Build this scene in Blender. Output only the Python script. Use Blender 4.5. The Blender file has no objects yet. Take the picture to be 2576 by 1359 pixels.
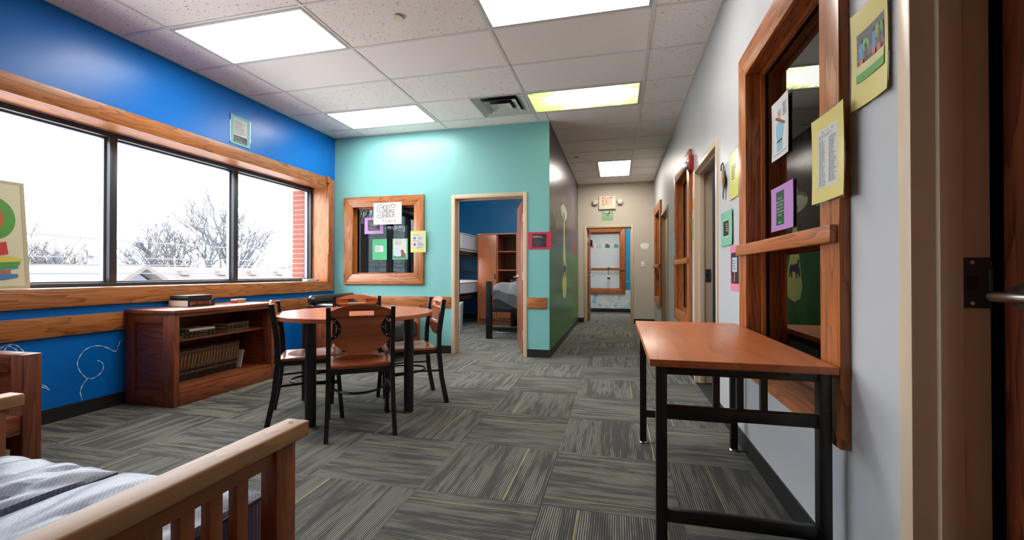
import bpy, bmesh, math, random
from math import pi, sin, cos, radians as R
from mathutils import Vector, Matrix
from mathutils.geometry import tessellate_polygon
random.seed(7)
SC = bpy.context.scene
COL = SC.collection

# ------------------------------------------------------------------ camera
CAMZ = 1.0535
cd = bpy.data.cameras.new('camera')
cam = bpy.data.objects.new('camera', cd); COL.objects.link(cam)
cam.location = (0, 0, CAMZ)
cam.rotation_euler = (pi/2 + 0.0075, 0, 0.2395)
cd.sensor_width = 36.0
cd.lens = 1087.6/2576*36.0
cd.clip_start = 0.02; cd.clip_end = 300
SC.camera = cam

# ------------------------------------------------------------------ sky
world = bpy.data.worlds.new('overcast_sky'); SC.world = world
world.use_nodes = True
bg = world.node_tree.nodes['Background']
bg.inputs['Color'].default_value = (0.93, 0.965, 1.0, 1)
bg.inputs['Strength'].default_value = 8.0

LIGHT_E = 11.0          # ceiling panels
SC.view_settings.view_transform = 'Standard'
SC.view_settings.look = 'None'
SC.view_settings.exposure = 0.85
SC.view_settings.gamma = 1.0
SC.view_settings.use_curve_mapping = False
SC.cycles.use_denoising = True
SC.cycles.max_bounces = 10
SC.cycles.diffuse_bounces = 6
SC.cycles.transparent_max_bounces = 16
SC.cycles.sample_clamp_indirect = 8.0

# ------------------------------------------------------------------ room numbers (metres)
XB, XR, XH = -3.8816, 0.732, -0.8234       # blue wall, right wall, hall's left wall
YT, YE, YN = 5.3336, 9.3847, -1.9          # teal wall, hall end wall, wall behind the camera
ZC = 2.958
WT = 0.14
YN = -0.75
GX = [-3.8816, -3.404, -2.185, -0.966, 0.2534, 0.732]
GY0, GS = 2.618, 0.6096

# ================================================================== materials
def srgb(r, g, b):
    f = lambda c: (c/255/12.92) if c/255 <= .04045 else ((c/255+.055)/1.055)**2.4
    return (f(r), f(g), f(b), 1)
MATS = {}
class NT:
    def __init__(s, name):
        s.m = bpy.data.materials.new(name); s.m.use_nodes = True
        s.t = s.m.node_tree; s.n = s.t.nodes
        s.b = s.n['Principled BSDF']; s.out = s.n['Material Output']
    def new(s, ty, **kw):
        n = s.n.new(ty)
        for k, v in kw.items(): setattr(n, k, v)
        return n
    def link(s, a, b): s.t.links.new(a, b)
    def val(s, sock, v):
        if hasattr(v, 'is_output'): s.link(v, sock)
        else: sock.default_value = v
    def math(s, op, a, b=0.0, c=0.0):
        n = s.new('ShaderNodeMath', operation=op)
        s.val(n.inputs[0], a); s.val(n.inputs[1], b)
        if op in ('MULTIPLY_ADD', 'SMOOTH_MIN', 'WRAP', 'COMPARE'): s.val(n.inputs[2], c)
        return n.outputs[0]
    def sep(s, v):
        n = s.new('ShaderNodeSeparateXYZ'); s.link(v, n.inputs[0]); return n.outputs
    def comb(s, x, y, z):
        n = s.new('ShaderNodeCombineXYZ')
        for i, v in enumerate((x, y, z)): s.val(n.inputs[i], v)
        return n.outputs[0]
    def obj(s): return s.new('ShaderNodeTexCoord').outputs['Object']
    def mapping(s, vec, scale=(1,1,1), loc=(0,0,0), rot=(0,0,0)):
        n = s.new('ShaderNodeMapping'); s.link(vec, n.inputs[0])
        n.inputs['Scale'].default_value = scale; n.inputs['Location'].default_value = loc
        n.inputs['Rotation'].default_value = rot
        return n.outputs[0]
    def noise(s, vec, scale, detail=2, rough=.5, dist=0.0):
        n = s.new('ShaderNodeTexNoise'); s.link(vec, n.inputs['Vector'])
        n.inputs['Scale'].default_value = scale; n.inputs['Detail'].default_value = detail
        n.inputs['Roughness'].default_value = rough; n.inputs['Distortion'].default_value = dist
        return n.outputs['Fac']
    def ramp(s, fac, stops):
        n = s.new('ShaderNodeValToRGB'); s.link(fac, n.inputs[0])
        e = n.color_ramp.elements
        while len(e) < len(stops): e.new(.5)
        for i, (p, c) in enumerate(stops):
            e[i].position = p; e[i].color = c if len(c) == 4 else (*c, 1)
        return n.outputs[0]
    def mix(s, fac, a, b, mode='MIX'):
        n = s.new('ShaderNodeMix', data_type='RGBA', blend_type=mode)
        s.val(n.inputs[0], fac); s.val(n.inputs[6], a); s.val(n.inputs[7], b)
        return n.outputs[2]
    def bump(s, h, strength=.2, dist=.01):
        n = s.new('ShaderNodeBump'); s.link(h, n.inputs['Height'])
        n.inputs['Strength'].default_value = strength; n.inputs['Distance'].default_value = dist
        s.link(n.outputs[0], s.b.inputs['Normal'])
    def base(s, c): s.val(s.b.inputs['Base Color'], c)
    def rough(s, r): s.val(s.b.inputs['Roughness'], r)

def plain(name, col, rough=.5, metal=0.0, spec=.5, coat=0.0):
    if name in MATS: return MATS[name]
    k = NT(name); k.base(col); k.rough(rough)
    k.b.inputs['Metallic'].default_value = metal
    k.b.inputs['Specular IOR Level'].default_value = spec
    k.b.inputs['Coat Weight'].default_value = coat
    MATS[name] = k.m; return k.m

def paint(name, col, rough=.38, var=.05, bump=.12):
    k = NT(name); v = k.obj()
    n = k.noise(v, 1.3, 3)
    c2 = tuple(x*(1-var*2.2) for x in col[:3])+(1,)
    k.base(k.mix(n, col, c2)); 
    r = k.math('MULTIPLY_ADD', k.noise(v, 5, 3), .14, rough-.07); k.rough(r)
    k.b.inputs['Specular IOR Level'].default_value = .4
    k.bump(k.noise(v, 260, 2), bump, .002)
    MATS[name] = k.m; return k.m

def wood(name, light, dark, axis, rough=.35, rings=9.0, scale=2.2, stretch=.10, contrast=.75, coat=0.15, pores=.5):
    """grain runs along `axis` of the object's own space; contour lines of a stretched noise make cathedrals"""
    k = NT(name); v = k.obj()
    info = k.new('ShaderNodeObjectInfo').outputs['Random']
    sc = [1, 1, 1]; sc['XYZ'.index(axis)] = stretch
    off = k.new('ShaderNodeVectorMath', operation='ADD')
    k.link(v, off.inputs[0]); k.link(k.comb(k.math('MULTIPLY', info, 17.3), k.math('MULTIPLY', info, 9.1), k.math('MULTIPLY', info, 23.7)), off.inputs[1])
    m = k.mapping(off.outputs[0], scale=sc)
    n = k.noise(m, scale*2.6, 3, .5)
    s1 = k.math('FRACT', k.math('MULTIPLY', n, rings*2.2))
    line = k.math('POWER', s1, 2.2)
    sc3 = [150, 150, 150]; sc3['XYZ'.index(axis)] = 7.0
    dash = k.noise(k.mapping(off.outputs[0], scale=sc3), 1.0, 2)
    line = k.math('MULTIPLY', line, k.math('MULTIPLY_ADD', dash, 1.5, .15))
    sc2 = [240, 240, 240]; sc2['XYZ'.index(axis)] = 6.0
    fine = k.noise(k.mapping(off.outputs[0], scale=sc2), 1.0, 2)
    big = k.noise(m, scale*.8, 2)
    f = k.math('MULTIPLY', line, contrast)
    f = k.math('ADD', f, k.math('MULTIPLY', k.math('SUBTRACT', fine, .5), pores))
    f = k.math('ADD', f, k.math('MULTIPLY', k.math('SUBTRACT', big, .5), .6))
    cl = k.new('ShaderNodeClamp'); k.link(f, cl.inputs[0])
    k.base(k.mix(cl.outputs[0], light, dark)); k.rough(rough)
    k.b.inputs['Coat Weight'].default_value = coat; k.b.inputs['Coat Roughness'].default_value = .25
    k.bump(fine, .08, .002)
    MATS[name] = k.m; return k.m

for ax in 'XYZ':
    wood('oak_'+ax, srgb(172,106,54), srgb(88,44,18), ax, rings=7, contrast=.78, pores=.9)
    wood('deepoak_'+ax, srgb(178,102,50), srgb(92,46,18), ax, rings=8, contrast=.8, pores=.9)
    wood('cherry_'+ax, srgb(170,96,60), srgb(132,66,38), ax, rough=.28, rings=5, contrast=.5, pores=.35, coat=.2)
    wood('oldwood_'+ax, srgb(140,74,38), srgb(62,28,13), ax, rough=.38, rings=7, contrast=.8, pores=.8, coat=.2)
    wood('darkold_'+ax, srgb(128,66,40), srgb(56,26,16), ax, rough=.42, rings=7, contrast=.8, pores=.8, coat=.1)
    wood('pine_'+ax, srgb(166,124,82), srgb(112,72,40), ax, rough=.5, rings=6, contrast=.5, pores=.5, coat=.0)
    wood('stained_'+ax, srgb(140,78,38), srgb(92,46,20), ax, rough=.45, rings=6, contrast=.5, pores=.5, coat=.1)
    wood('bathdoor_'+ax, srgb(150,86,54), srgb(104,54,32), ax, rough=.35, rings=4, contrast=.4, pores=.5, coat=.2)
wood('chairwood', srgb(176,92,46), srgb(142,66,30), 'X', rough=.22, rings=4, contrast=.4, pores=.5, coat=.5)
wood('seatwood', srgb(168,88,52), srgb(134,64,36), 'Y', rough=.2, rings=4, contrast=.4, pores=.5, coat=.6)
wood('roundtop', srgb(180,100,66), srgb(146,74,46), 'X', rough=.24, rings=4, contrast=.4, pores=.35, coat=.25)
wood('deskwood', srgb(186,104,56), srgb(142,70,34), 'Y', rough=.34, rings=4, scale=1.6, contrast=.5, pores=.35, coat=.1)

paint('blue', srgb(4,107,194), .30, .04); MATS['blue'].node_tree.nodes['Principled BSDF'].inputs['Specular IOR Level'].default_value = .28
paint('teal', srgb(124,188,187), .34, .04)
paint('greywall', srgb(186,188,192), .42, .03)
paint('beigewall', srgb(204,194,180), .42, .03)
paint('navywall', srgb(24,116,166), .34, .04)
paint('brownwall', srgb(124,84,52), .6, .04)
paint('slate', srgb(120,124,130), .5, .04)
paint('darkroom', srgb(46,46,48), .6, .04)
plain('taupe', srgb(205,184,158), .35)
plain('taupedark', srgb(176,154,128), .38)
plain('blackbase', srgb(32,33,33), .42)
plain('blackmetal', srgb(15,15,17), .34, 0, .5)
plain('black', srgb(12,12,13), .5)
plain('gunmetal', srgb(58,60,66), .38, .3)
plain('framegrey', srgb(118,122,138), .4, .4)
plain('chrome', srgb(205,205,208), .22, 1.0)
plain('brass', srgb(200,160,80), .3, 1.0)
plain('white', srgb(236,236,234), .5)
plain('blindgrey', srgb(150,153,153), .5)
plain('cream', srgb(232,226,200), .45)
plain('ivory', srgb(226,220,196), .5)
plain('tbar', srgb(222,220,216), .5)
plain('ventwhite', srgb(196,196,192), .5)
plain('red', srgb(228,40,40), .5)
plain('firered', srgb(168,26,32), .4)
plain('ink', srgb(40,40,44), .6)
plain('inkgrey', srgb(120,120,124), .6)
plain('chalk', srgb(206,216,232), .8)
plain('vinyl', srgb(26,30,30), .3, 0, .6)
plain('rubber', srgb(20,20,20), .6)
for nm, c in dict(p_yellow=(240,226,110), p_paleyellow=(236,220,132), p_lime=(226,228,110), p_mint=(136,214,184), p_green=(64,186,120),
                  p_ltgreen=(140,214,130), p_pink=(246,140,178), p_hot=(228,40,78), p_orange=(244,136,64), p_purple=(200,148,218),
                  p_white=(216,216,213), p_aqua=(120,200,208), p_ltblue=(190,214,222), p_black=(30,32,34), p_navy=(40,62,112), p_dkgreen=(18,82,52),
                  p_skin=(206,150,120), p_jersey=(138,186,212), p_brown=(130,78,48), p_red=(214,58,42), p_grass=(90,170,60), p_sand=(222,214,150),
                  p_grey=(96,100,110), p_crowd=(70,58,74), p_teal=(70,170,170), p_dgreen=(28,120,70), p_blue=(70,140,196), p_dorange=(222,100,50),
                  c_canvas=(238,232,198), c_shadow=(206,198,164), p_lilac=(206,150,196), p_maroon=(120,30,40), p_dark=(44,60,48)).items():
    plain(nm, srgb(*[q*.87 for q in c]), .55)
for nm in ('p_paleyellow', 'p_purple', 'p_lime', 'p_mint', 'p_yellow', 'p_green'):
    MATS[nm].node_tree.nodes['Principled BSDF'].inputs['Roughness'].default_value = .3

def carpet():
    k = NT('carpet'); v = k.obj(); x, y, z = k.sep(v)
    rnd = k.new('ShaderNodeObjectInfo').outputs['Random']
    seed = k.math('MULTIPLY', rnd, 37.0)
    pos = k.comb(x, y, seed)
    dash = k.noise(k.mapping(pos, scale=(3.0, 34, 1)), 1.0, 3, .6)
    wide = k.noise(k.mapping(pos, scale=(2.2, 15, 1)), 1.0, 2, .5)
    tuft = k.noise(k.mapping(pos, scale=(420, 420, 1)), 1.0, 1)
    st = k.math('SINE', k.math('MULTIPLY', y, 2*pi/.0098))
    st = k.math('MULTIPLY_ADD', st, .5, .5)
    st = k.math('POWER', st, 1.6)
    dsh = k.ramp(k.math('ADD', k.math('MULTIPLY', dash, .65), k.math('MULTIPLY', wide, .35)), [(.43, (0, 0, 0, 1)), (.56, (1, 1, 1, 1))])
    amt = k.math('MULTIPLY', st, k.math('MULTIPLY_ADD', dsh, .80, .22))
    amt = k.math('MULTIPLY', amt, k.math('MULTIPLY_ADD', tuft, .7, .62))
    col = k.mix(amt, srgb(40,41,42), srgb(146,144,132))
    y0 = k.math('MULTIPLY_ADD', k.math('FRACT', k.math('MULTIPLY', rnd, 7.13)), .16, .10)
    d = k.math('ABSOLUTE', k.math('SUBTRACT', y, y0))
    yl = k.math('LESS_THAN', d, .0026)
    col = k.mix(k.math('MULTIPLY', yl, .6), col, srgb(176,176,104))
    y1 = k.math('MULTIPLY_ADD', k.math('FRACT', k.math('MULTIPLY', rnd, 13.7)), -.2, -.04)
    g = k.math('LESS_THAN', k.math('ABSOLUTE', k.math('SUBTRACT', y, y1)), .002)
    col = k.mix(k.math('MULTIPLY', g, .55), col, srgb(120,132,84))
    tone = k.math('MULTIPLY_ADD', rnd, .22, .9)
    hsv = k.new('ShaderNodeHueSaturation'); k.link(col, hsv.inputs['Color']); k.link(tone, hsv.inputs['Value'])
    k.base(hsv.outputs[0]); k.rough(.92)
    k.b.inputs['Specular IOR Level'].default_value = .25
    k.b.inputs['Sheen Weight'].default_value = .12
    h = k.math('ADD', k.math('MULTIPLY', st, .6), tuft); k.bump(h, .5, .003)
    MATS['carpet'] = k.m
carpet()

def ceil_tile(name, strength, col):
    k = NT(name); v = k.obj()
    rnd = k.new('ShaderNodeObjectInfo').outputs['Random']
    o = k.new('ShaderNodeVectorMath', operation='ADD'); k.link(v, o.inputs[0]); k.link(k.comb(k.math('MULTIPLY', rnd, 31.), k.math('MULTIPLY', rnd, 57.), 0), o.inputs[1])
    p = o.outputs[0]
    n1 = k.noise(k.mapping(p, scale=(30, 105, 1), rot=(0, 0, .25)), 1.0, 2, .5, .4)
    pit = k.ramp(n1, [(.655, (0, 0, 0, 1)), (.70, (1, 1, 1, 1))])
    n2 = k.noise(k.mapping(p, scale=(260, 260, 1)), 1.0, 1)
    dots = k.ramp(n2, [(.66, (0, 0, 0, 1)), (.75, (1, 1, 1, 1))])
    f = k.math('MINIMUM', k.math('ADD', k.math('MULTIPLY', pit, strength), k.math('MULTIPLY', dots, .3)), 1.0)
    mott = k.noise(p, 3.0, 3)
    c = k.mix(mott, col, tuple(x*.93 for x in col[:3])+(1,))
    k.base(k.mix(f, c, srgb(104,88,78))); k.rough(.85)
    k.b.inputs['Specular IOR Level'].default_value = .2
    k.bump(k.math('SUBTRACT', 1.0, f), .35, .004)
    MATS[name] = k.m
ceil_tile('tile_fissured', .95, srgb(247,242,237))
ceil_tile('tile_smooth', .12, srgb(248,244,240))

def emit(name, col, s):
    k = NT(name); e = k.new('ShaderNodeEmission'); e.inputs[0].default_value = col; e.inputs[1].default_value = s
    k.link(e.outputs[0], k.out.inputs[0]); MATS[name] = k.m; return k.m
emit('panel_light', (1.0, .965, .90, 1), LIGHT_E)
emit('panel_bed', (1.0, .95, .88, 1), LIGHT_E*1.3)
emit('panel_side_fill', (.95, .97, 1.0, 1), LIGHT_E*.25)
emit('panel_end', (1.0, .96, .90, 1), LIGHT_E*.95)
emit('panel_hall', (1.0, .93, .82, 1), LIGHT_E*1.15)

def forest_light():
    k = NT('forest_light'); v = k.obj(); x, y, z = k.sep(v)
    xx = k.math('SUBTRACT', x, -.28); yy = k.math('SUBTRACT', y, 4.72)
    ang = k.math('ARCTAN2', yy, xx)
    r = k.math('SQRT', k.math('ADD', k.math('POWER', xx, 2.0), k.math('POWER', k.math('MULTIPLY', yy, 1.6), 2.0)))
    st = k.noise(k.comb(k.math('MULTIPLY', ang, 9.0), k.math('MULTIPLY', r, 3.0), 0.0), 1.0, 4, .65)
    leaf = k.noise(v, 22, 4, .7)
    f = k.math('ADD', k.math('MULTIPLY', st, .75), k.math('MULTIPLY', leaf, .4))
    f = k.math('SUBTRACT', f, k.math('MULTIPLY', k.math('SUBTRACT', .42, r), .75))
    c = k.ramp(f, [(.47, (1, 1, .96, 1)), (.56, (1, 1, .78, 1)), (.63, srgb(240,242,130)), (.72, srgb(188,206,100)), (.84, srgb(120,150,92)), (.97, srgb(84,108,72))])
    e = k.new('ShaderNodeEmission'); k.link(c, e.inputs[0]); e.inputs[1].default_value = 1.7
    k.link(e.outputs[0], k.out.inputs[0]); MATS['forest_light'] = k.m
forest_light()

def glass(name, tint, refl=.9, base=.06, f0=.03):
    k = NT(name)
    t = k.new('ShaderNodeBsdfTransparent'); t.inputs[0].default_value = tint
    g = k.new('ShaderNodeBsdfGlossy'); g.inputs['Roughness'].default_value = 0.0; g.inputs['Color'].default_value = (refl,)*3+(1,)
    lw = k.new('ShaderNodeLayerWeight'); lw.inputs[0].default_value = .5
    fr = k.math('MULTIPLY_ADD', k.math('POWER', lw.outputs['Facing'], 5.0), .7, f0+base)
    mx = k.new('ShaderNodeMixShader'); k.link(k.math('MINIMUM', fr, 1.0), mx.inputs[0])
    k.link(t.outputs[0], mx.inputs[1]); k.link(g.outputs[0], mx.inputs[2])
    k.link(mx.outputs[0], k.out.inputs[0]); MATS[name] = k.m
glass('clear_glass', (.97, .98, .985, 1), .9, 0.0)
glass('tinted_glass', (.10, .11, .115, 1), .9, .0, .036)
glass('dark_glass', (.22, .25, .27, 1), .95, .20)
glass('lamination', (.96, .96, .96, 1), .9, .02)

def mural():
    k = NT('mural_paint'); v = k.obj(); x, y, z = k.sep(v)
    n = k.noise(v, 2.2, 3); streak = k.noise(k.mapping(v, scale=(1, 5, .5)), 2.0, 3)
    sky = k.ramp(k.math('ADD', k.math('MULTIPLY', n, .7), k.math('MULTIPLY', streak, .3)), [(.35, srgb(70,58,62)), (.52, srgb(84,74,80)), (.66, srgb(92,92,112))])
    grass = k.ramp(n, [(.3, srgb(38,102,40)), (.6, srgb(62,128,54))])
    hz = k.math('MULTIPLY_ADD', k.math('SUBTRACT', k.noise(k.mapping(v, scale=(1, 1.2, .1)), 1.5, 2), .5), .10, 1.42)
    f = k.math('GREATER_THAN', z, hz)
    col = k.mix(f, grass, sky)
    vo = k.new('ShaderNodeTexVoronoi'); k.link(k.mapping(v, scale=(.01, 3.1, 3.1)), vo.inputs['Vector']); vo.inputs['Scale'].default_value = 1.0
    star = k.math('MULTIPLY', k.math('LESS_THAN', vo.outputs['Distance'], .055), k.math('GREATER_THAN', z, 1.7))
    col = k.mix(star, col, srgb(206,196,140))
    k.base(col); k.b.inputs['Specular IOR Level'].default_value = .26; k.rough(.27); k.bump(k.noise(v, 200, 2), .12, .002)
    MATS['mural_paint'] = k.m
mural()
def cloudwall():
    k = NT('cloud_mural'); v = k.obj(); x, y, z = k.sep(v)
    n = k.noise(k.mapping(v, scale=(1, 1, 1.5)), 2.3, 5, .62, .8)
    top = k.math('MULTIPLY_ADD', x, .35, .62)
    f = k.math('ADD', k.math('SUBTRACT', top, z), k.math('MULTIPLY', k.math('SUBTRACT', n, .5), 1.4))
    c = k.ramp(k.math('MULTIPLY_ADD', f, .8, .4), [(.33, srgb(30,150,200)), (.42, srgb(170,214,228)), (.50, srgb(238,244,247)), (.62, srgb(190,222,232)), (.70, srgb(240,245,248)), (.86, srgb(150,204,220)), (.95, srgb(230,240,245))])
    k.base(c); k.rough(.4); MATS['cloud_mural'] = k.m
cloudwall()
def fabric(name, a, b, scale):
    k = NT(name); v = k.obj()
    br = k.new('ShaderNodeTexBrick'); k.link(k.mapping(v, scale=(scale, scale, scale), rot=(0, 0, .785)), br.inputs['Vector'])
    br.inputs['Color1'].default_value = a; br.inputs['Color2'].default_value = a; br.inputs['Mortar'].default_value = b
    br.inputs['Mortar Size'].default_value = .10; br.inputs['Scale'].default_value = 1.0
    br.inputs['Brick Width'].default_value = 1.0; br.inputs['Row Height'].default_value = .33
    n = k.noise(v, 6, 3)
    k.base(k.mix(k.math('MULTIPLY', n, .5), br.outputs[0], b)); k.rough(.44)
    k.b.inputs['Specular IOR Level'].default_value = .6
    k.bump(k.noise(v, 7, 2, .5, .4), .16, .03); MATS[name] = k.m
fabric('vinylweave', srgb(104,112,142), srgb(74,80,104), 36)
def cloth(name, col, s=7, st=.5):
    k = NT(name); v = k.obj(); n = k.noise(k.mapping(v, scale=(1, 1, .35)), s, 4, .6, .8)
    k.base(k.mix(n, col, tuple(x*.78 for x in col[:3])+(1,))); k.rough(.85); k.bump(n, st, .05); MATS[name] = k.m
cloth('sheet', srgb(228,224,222)); cloth('comforter', srgb(112,112,116), 6, .6)
def rooftex(name, c):
    k = NT(name); v = k.obj(); n = k.noise(v, 3, 5, .7)
    k.base(k.mix(n, c, tuple(x*.75 for x in c[:3])+(1,))); k.rough(.9); MATS[name] = k.m
rooftex('shingle', srgb(74,66,65)); rooftex('shingle_dark', srgb(60,57,60)); rooftex('siding', srgb(92,93,104)); rooftex('greenroof', srgb(48,66,60))
rooftex('bark', srgb(84,83,88)); rooftex('ground_bounce', srgb(228,226,222)); rooftex('bark_warm', srgb(92,84,78)); rooftex('brick', srgb(120,62,50)); rooftex('mortar', srgb(176,168,160))
rooftex('bark_green', srgb(82,88,74))
def paper_cloud(): pass

# ================================================================== mesh helpers
def link(o, parent=None, world=True):
    COL.objects.link(o)
    if parent is not None:
        o.parent = parent
        if world:
            q = parent; off = Vector((0, 0, 0))
            while q is not None: off += q.location; q = q.parent
            o.location = -off
    return o
class MB:
    def __init__(s): s.v = []; s.f = []
    def add(s, vs, fs):
        o = len(s.v); s.v += [tuple(p) for p in vs]; s.f += [tuple(i+o for i in f) for f in fs]; return s
    def box(s, x0, x1, y0, y1, z0, z1):
        if x0 > x1: x0, x1 = x1, x0
        if y0 > y1: y0, y1 = y1, y0
        if z0 > z1: z0, z1 = z1, z0
        return s.add([(x0,y0,z0),(x1,y0,z0),(x1,y1,z0),(x0,y1,z0),(x0,y0,z1),(x1,y0,z1),(x1,y1,z1),(x0,y1,z1)],
                     [(0,3,2,1),(4,5,6,7),(0,1,5,4),(1,2,6,5),(2,3,7,6),(3,0,4,7)])
    def bar(s, p0, p1, w, h, up=(0,0,1)):
        p0, p1 = Vector(p0), Vector(p1); d = (p1-p0).normalized(); u = Vector(up)
        r = d.cross(u)
        if r.length < 1e-4: r = d.cross(Vector((0,1,0)))
        r.normalize(); u = r.cross(d)
        vs = [p+r*a*w/2+u*b*h/2 for p in (p0, p1) for a, b in ((-1,-1),(1,-1),(1,1),(-1,1))]
        return s.add(vs, [(0,1,2,3),(7,6,5,4),(0,4,5,1),(1,5,6,2),(2,6,7,3),(3,7,4,0)])
    def tube(s, pts, r, n=8, caps=True):
        pts = [Vector(p) for p in pts]; rs = r if isinstance(r, (list, tuple)) else [r]*len(pts)
        rings = []; prev = None
        for i, p in enumerate(pts):
            d = (pts[min(i+1, len(pts)-1)]-pts[max(i-1, 0)]).normalized()
            if prev is None:
                a = d.cross(Vector((0,0,1)))
                if a.length < 1e-3: a = d.cross(Vector((1,0,0)))
            else:
                a = prev - d*prev.dot(d)
                if a.length < 1e-4: a = d.cross(Vector((1,0,0)))
            a.normalize(); prev = a; b = d.cross(a)
            rings.append([p+(a*cos(2*pi*k/n)+b*sin(2*pi*k/n))*rs[i] for k in range(n)])
        vs = [q for rg in rings for q in rg]; fs = []
        for i in range(len(pts)-1):
            for k in range(n):
                fs.append((i*n+k, i*n+(k+1)%n, (i+1)*n+(k+1)%n, (i+1)*n+k))
        if caps: fs += [tuple(reversed(range(n))), tuple(range((len(pts)-1)*n, len(pts)*n))]
        return s.add(vs, fs)
    def cyl(s, p0, p1, r, n=24): return s.tube([p0, p1], r, n)
    def lathe(s, c, prof, n=28):
        vs = [(c[0]+r*cos(2*pi*k/n), c[1]+r*sin(2*pi*k/n), c[2]+z) for r, z in prof for k in range(n)]
        fs = [(i*n+k, i*n+(k+1)%n, (i+1)*n+(k+1)%n, (i+1)*n+k) for i in range(len(prof)-1) for k in range(n)]
        fs += [tuple(reversed(range(n))), tuple(range((len(prof)-1)*n, len(prof)*n))]
        return s.add(vs, fs)
    def prism(s, loops, fn, d0, d1):
        """loops: outer (+ holes) of 2-D points; fn(u, v, d) -> 3-D"""
        tris = tessellate_polygon([[Vector((u, v, 0)) for u, v in lp] for lp in loops])
        flat = [p for lp in loops for p in lp]; n = len(flat)
        vs = [fn(u, v, d0) for u, v in flat]+[fn(u, v, d1) for u, v in flat]
        fs = [tuple(t) for t in tris]+[tuple(i+n for i in reversed(t)) for t in tris]
        o = 0
        for lp in loops:
            m = len(lp)
            for i in range(m):
                a, b = o+i, o+(i+1) % m; fs.append((a, b, b+n, a+n))
            o += m
        return s.add(vs, fs)
    def mesh(s, name, mat, bevel=0, smooth=False, seg=2):
        me = bpy.data.meshes.new(name); me.from_pydata(s.v, [], s.f)
        bm = bmesh.new(); bm.from_mesh(me)
        if bevel or smooth: bmesh.ops.remove_doubles(bm, verts=bm.verts, dist=1e-5)
        bmesh.ops.recalc_face_normals(bm, faces=bm.faces)
        if bevel:
            ed = [e for e in bm.edges if len(e.link_faces) == 2 and e.calc_face_angle(0) > .6]
            bmesh.ops.bevel(bm, geom=ed, offset=bevel, segments=seg, affect='EDGES', profile=.5, clamp_overlap=True)
        if smooth or bevel:
            for f in bm.faces: f.smooth = True
            for e in bm.edges:
                if len(e.link_faces) == 2 and e.calc_face_angle(0) > .55: e.smooth = False
        bm.to_mesh(me); bm.free()
        if mat: me.materials.append(MATS[mat] if isinstance(mat, str) else mat)
        return me
    def build(s, name, mat, parent=None, bevel=0, smooth=False, world=True, seg=2):
        return link(bpy.data.objects.new(name, s.mesh(name, mat, bevel, smooth, seg)), parent, world)

def thing(name, label, cat, loc=(0,0,0), rz=0, group=None):
    o = bpy.data.objects.new(name, None); COL.objects.link(o)
    o.location = loc; o.rotation_euler = (0, 0, rz); o.empty_display_size = .1
    return tag(o, label, cat, group)
def tag(o, label, cat, group=None):
    o['label'] = label; o['category'] = cat
    if group: o['group'] = group
    return o
def struct(o, label=None, cat=None):
    o['kind'] = 'structure'
    if label: o['label'] = label
    if cat: o['category'] = cat
    return o
def sempty(name, loc, label, cat):
    o = bpy.data.objects.new(name, None); COL.objects.link(o); o.location = loc; o.empty_display_size = .1
    return struct(o, label, cat)
def copy_tree(o, parent=None):
    c = o.copy(); COL.objects.link(c)
    if parent: c.parent = parent
    for ch in list(o.children): copy_tree(ch, c)
    return c
def B(x0, x1, y0, y1, z0, z1): return MB().box(x0, x1, y0, y1, z0, z1)

_tc = {}
def text_polys(txt, size, align='LEFT'):
    """flat text mesh -> (verts2d, faces), baseline at v=0"""
    key = (txt, round(size, 5), align)
    if key in _tc: return _tc[key]
    cu = bpy.data.curves.new('t', 'FONT'); cu.body = txt; cu.size = size; cu.align_x = align; cu.resolution_u = 3
    o = bpy.data.objects.new('t', cu); COL.objects.link(o)
    dg = bpy.context.evaluated_depsgraph_get(); me = o.evaluated_get(dg).to_mesh()
    vs = [(v.co.x, v.co.y) for v in me.vertices]; fs = [tuple(p.vertices) for p in me.polygons]
    o.evaluated_get(dg).to_mesh_clear()
    bpy.data.objects.remove(o); bpy.data.curves.remove(cu)
    _tc[key] = (vs, fs); return vs, fs

def wall(axis, d0, d1, u0, u1, z0, z1, holes):
    """axis 'X': slab between X=d0..d1 running along Y (u); 'Y': the other way round"""
    us = sorted({u0, u1, *[h[0] for h in holes], *[h[1] for h in holes]})
    mb = MB()
    for a, b in zip(us[:-1], us[1:]):
        m = (a+b)/2; hs = sorted([h for h in holes if h[0] < m < h[1]], key=lambda h: h[2])
        z = z0
        for h in hs+[(0, 0, z1, z1)]:
            if h[2] > z+1e-6:
                mb.box(d0, d1, a, b, z, h[2]) if axis == 'X' else mb.box(a, b, d0, d1, z, h[2])
            z = max(z, h[3])
    return mb

# ================================================================== the setting
X0S, X1S, Y1S = -4.32, 3.6, 12.15
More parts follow.
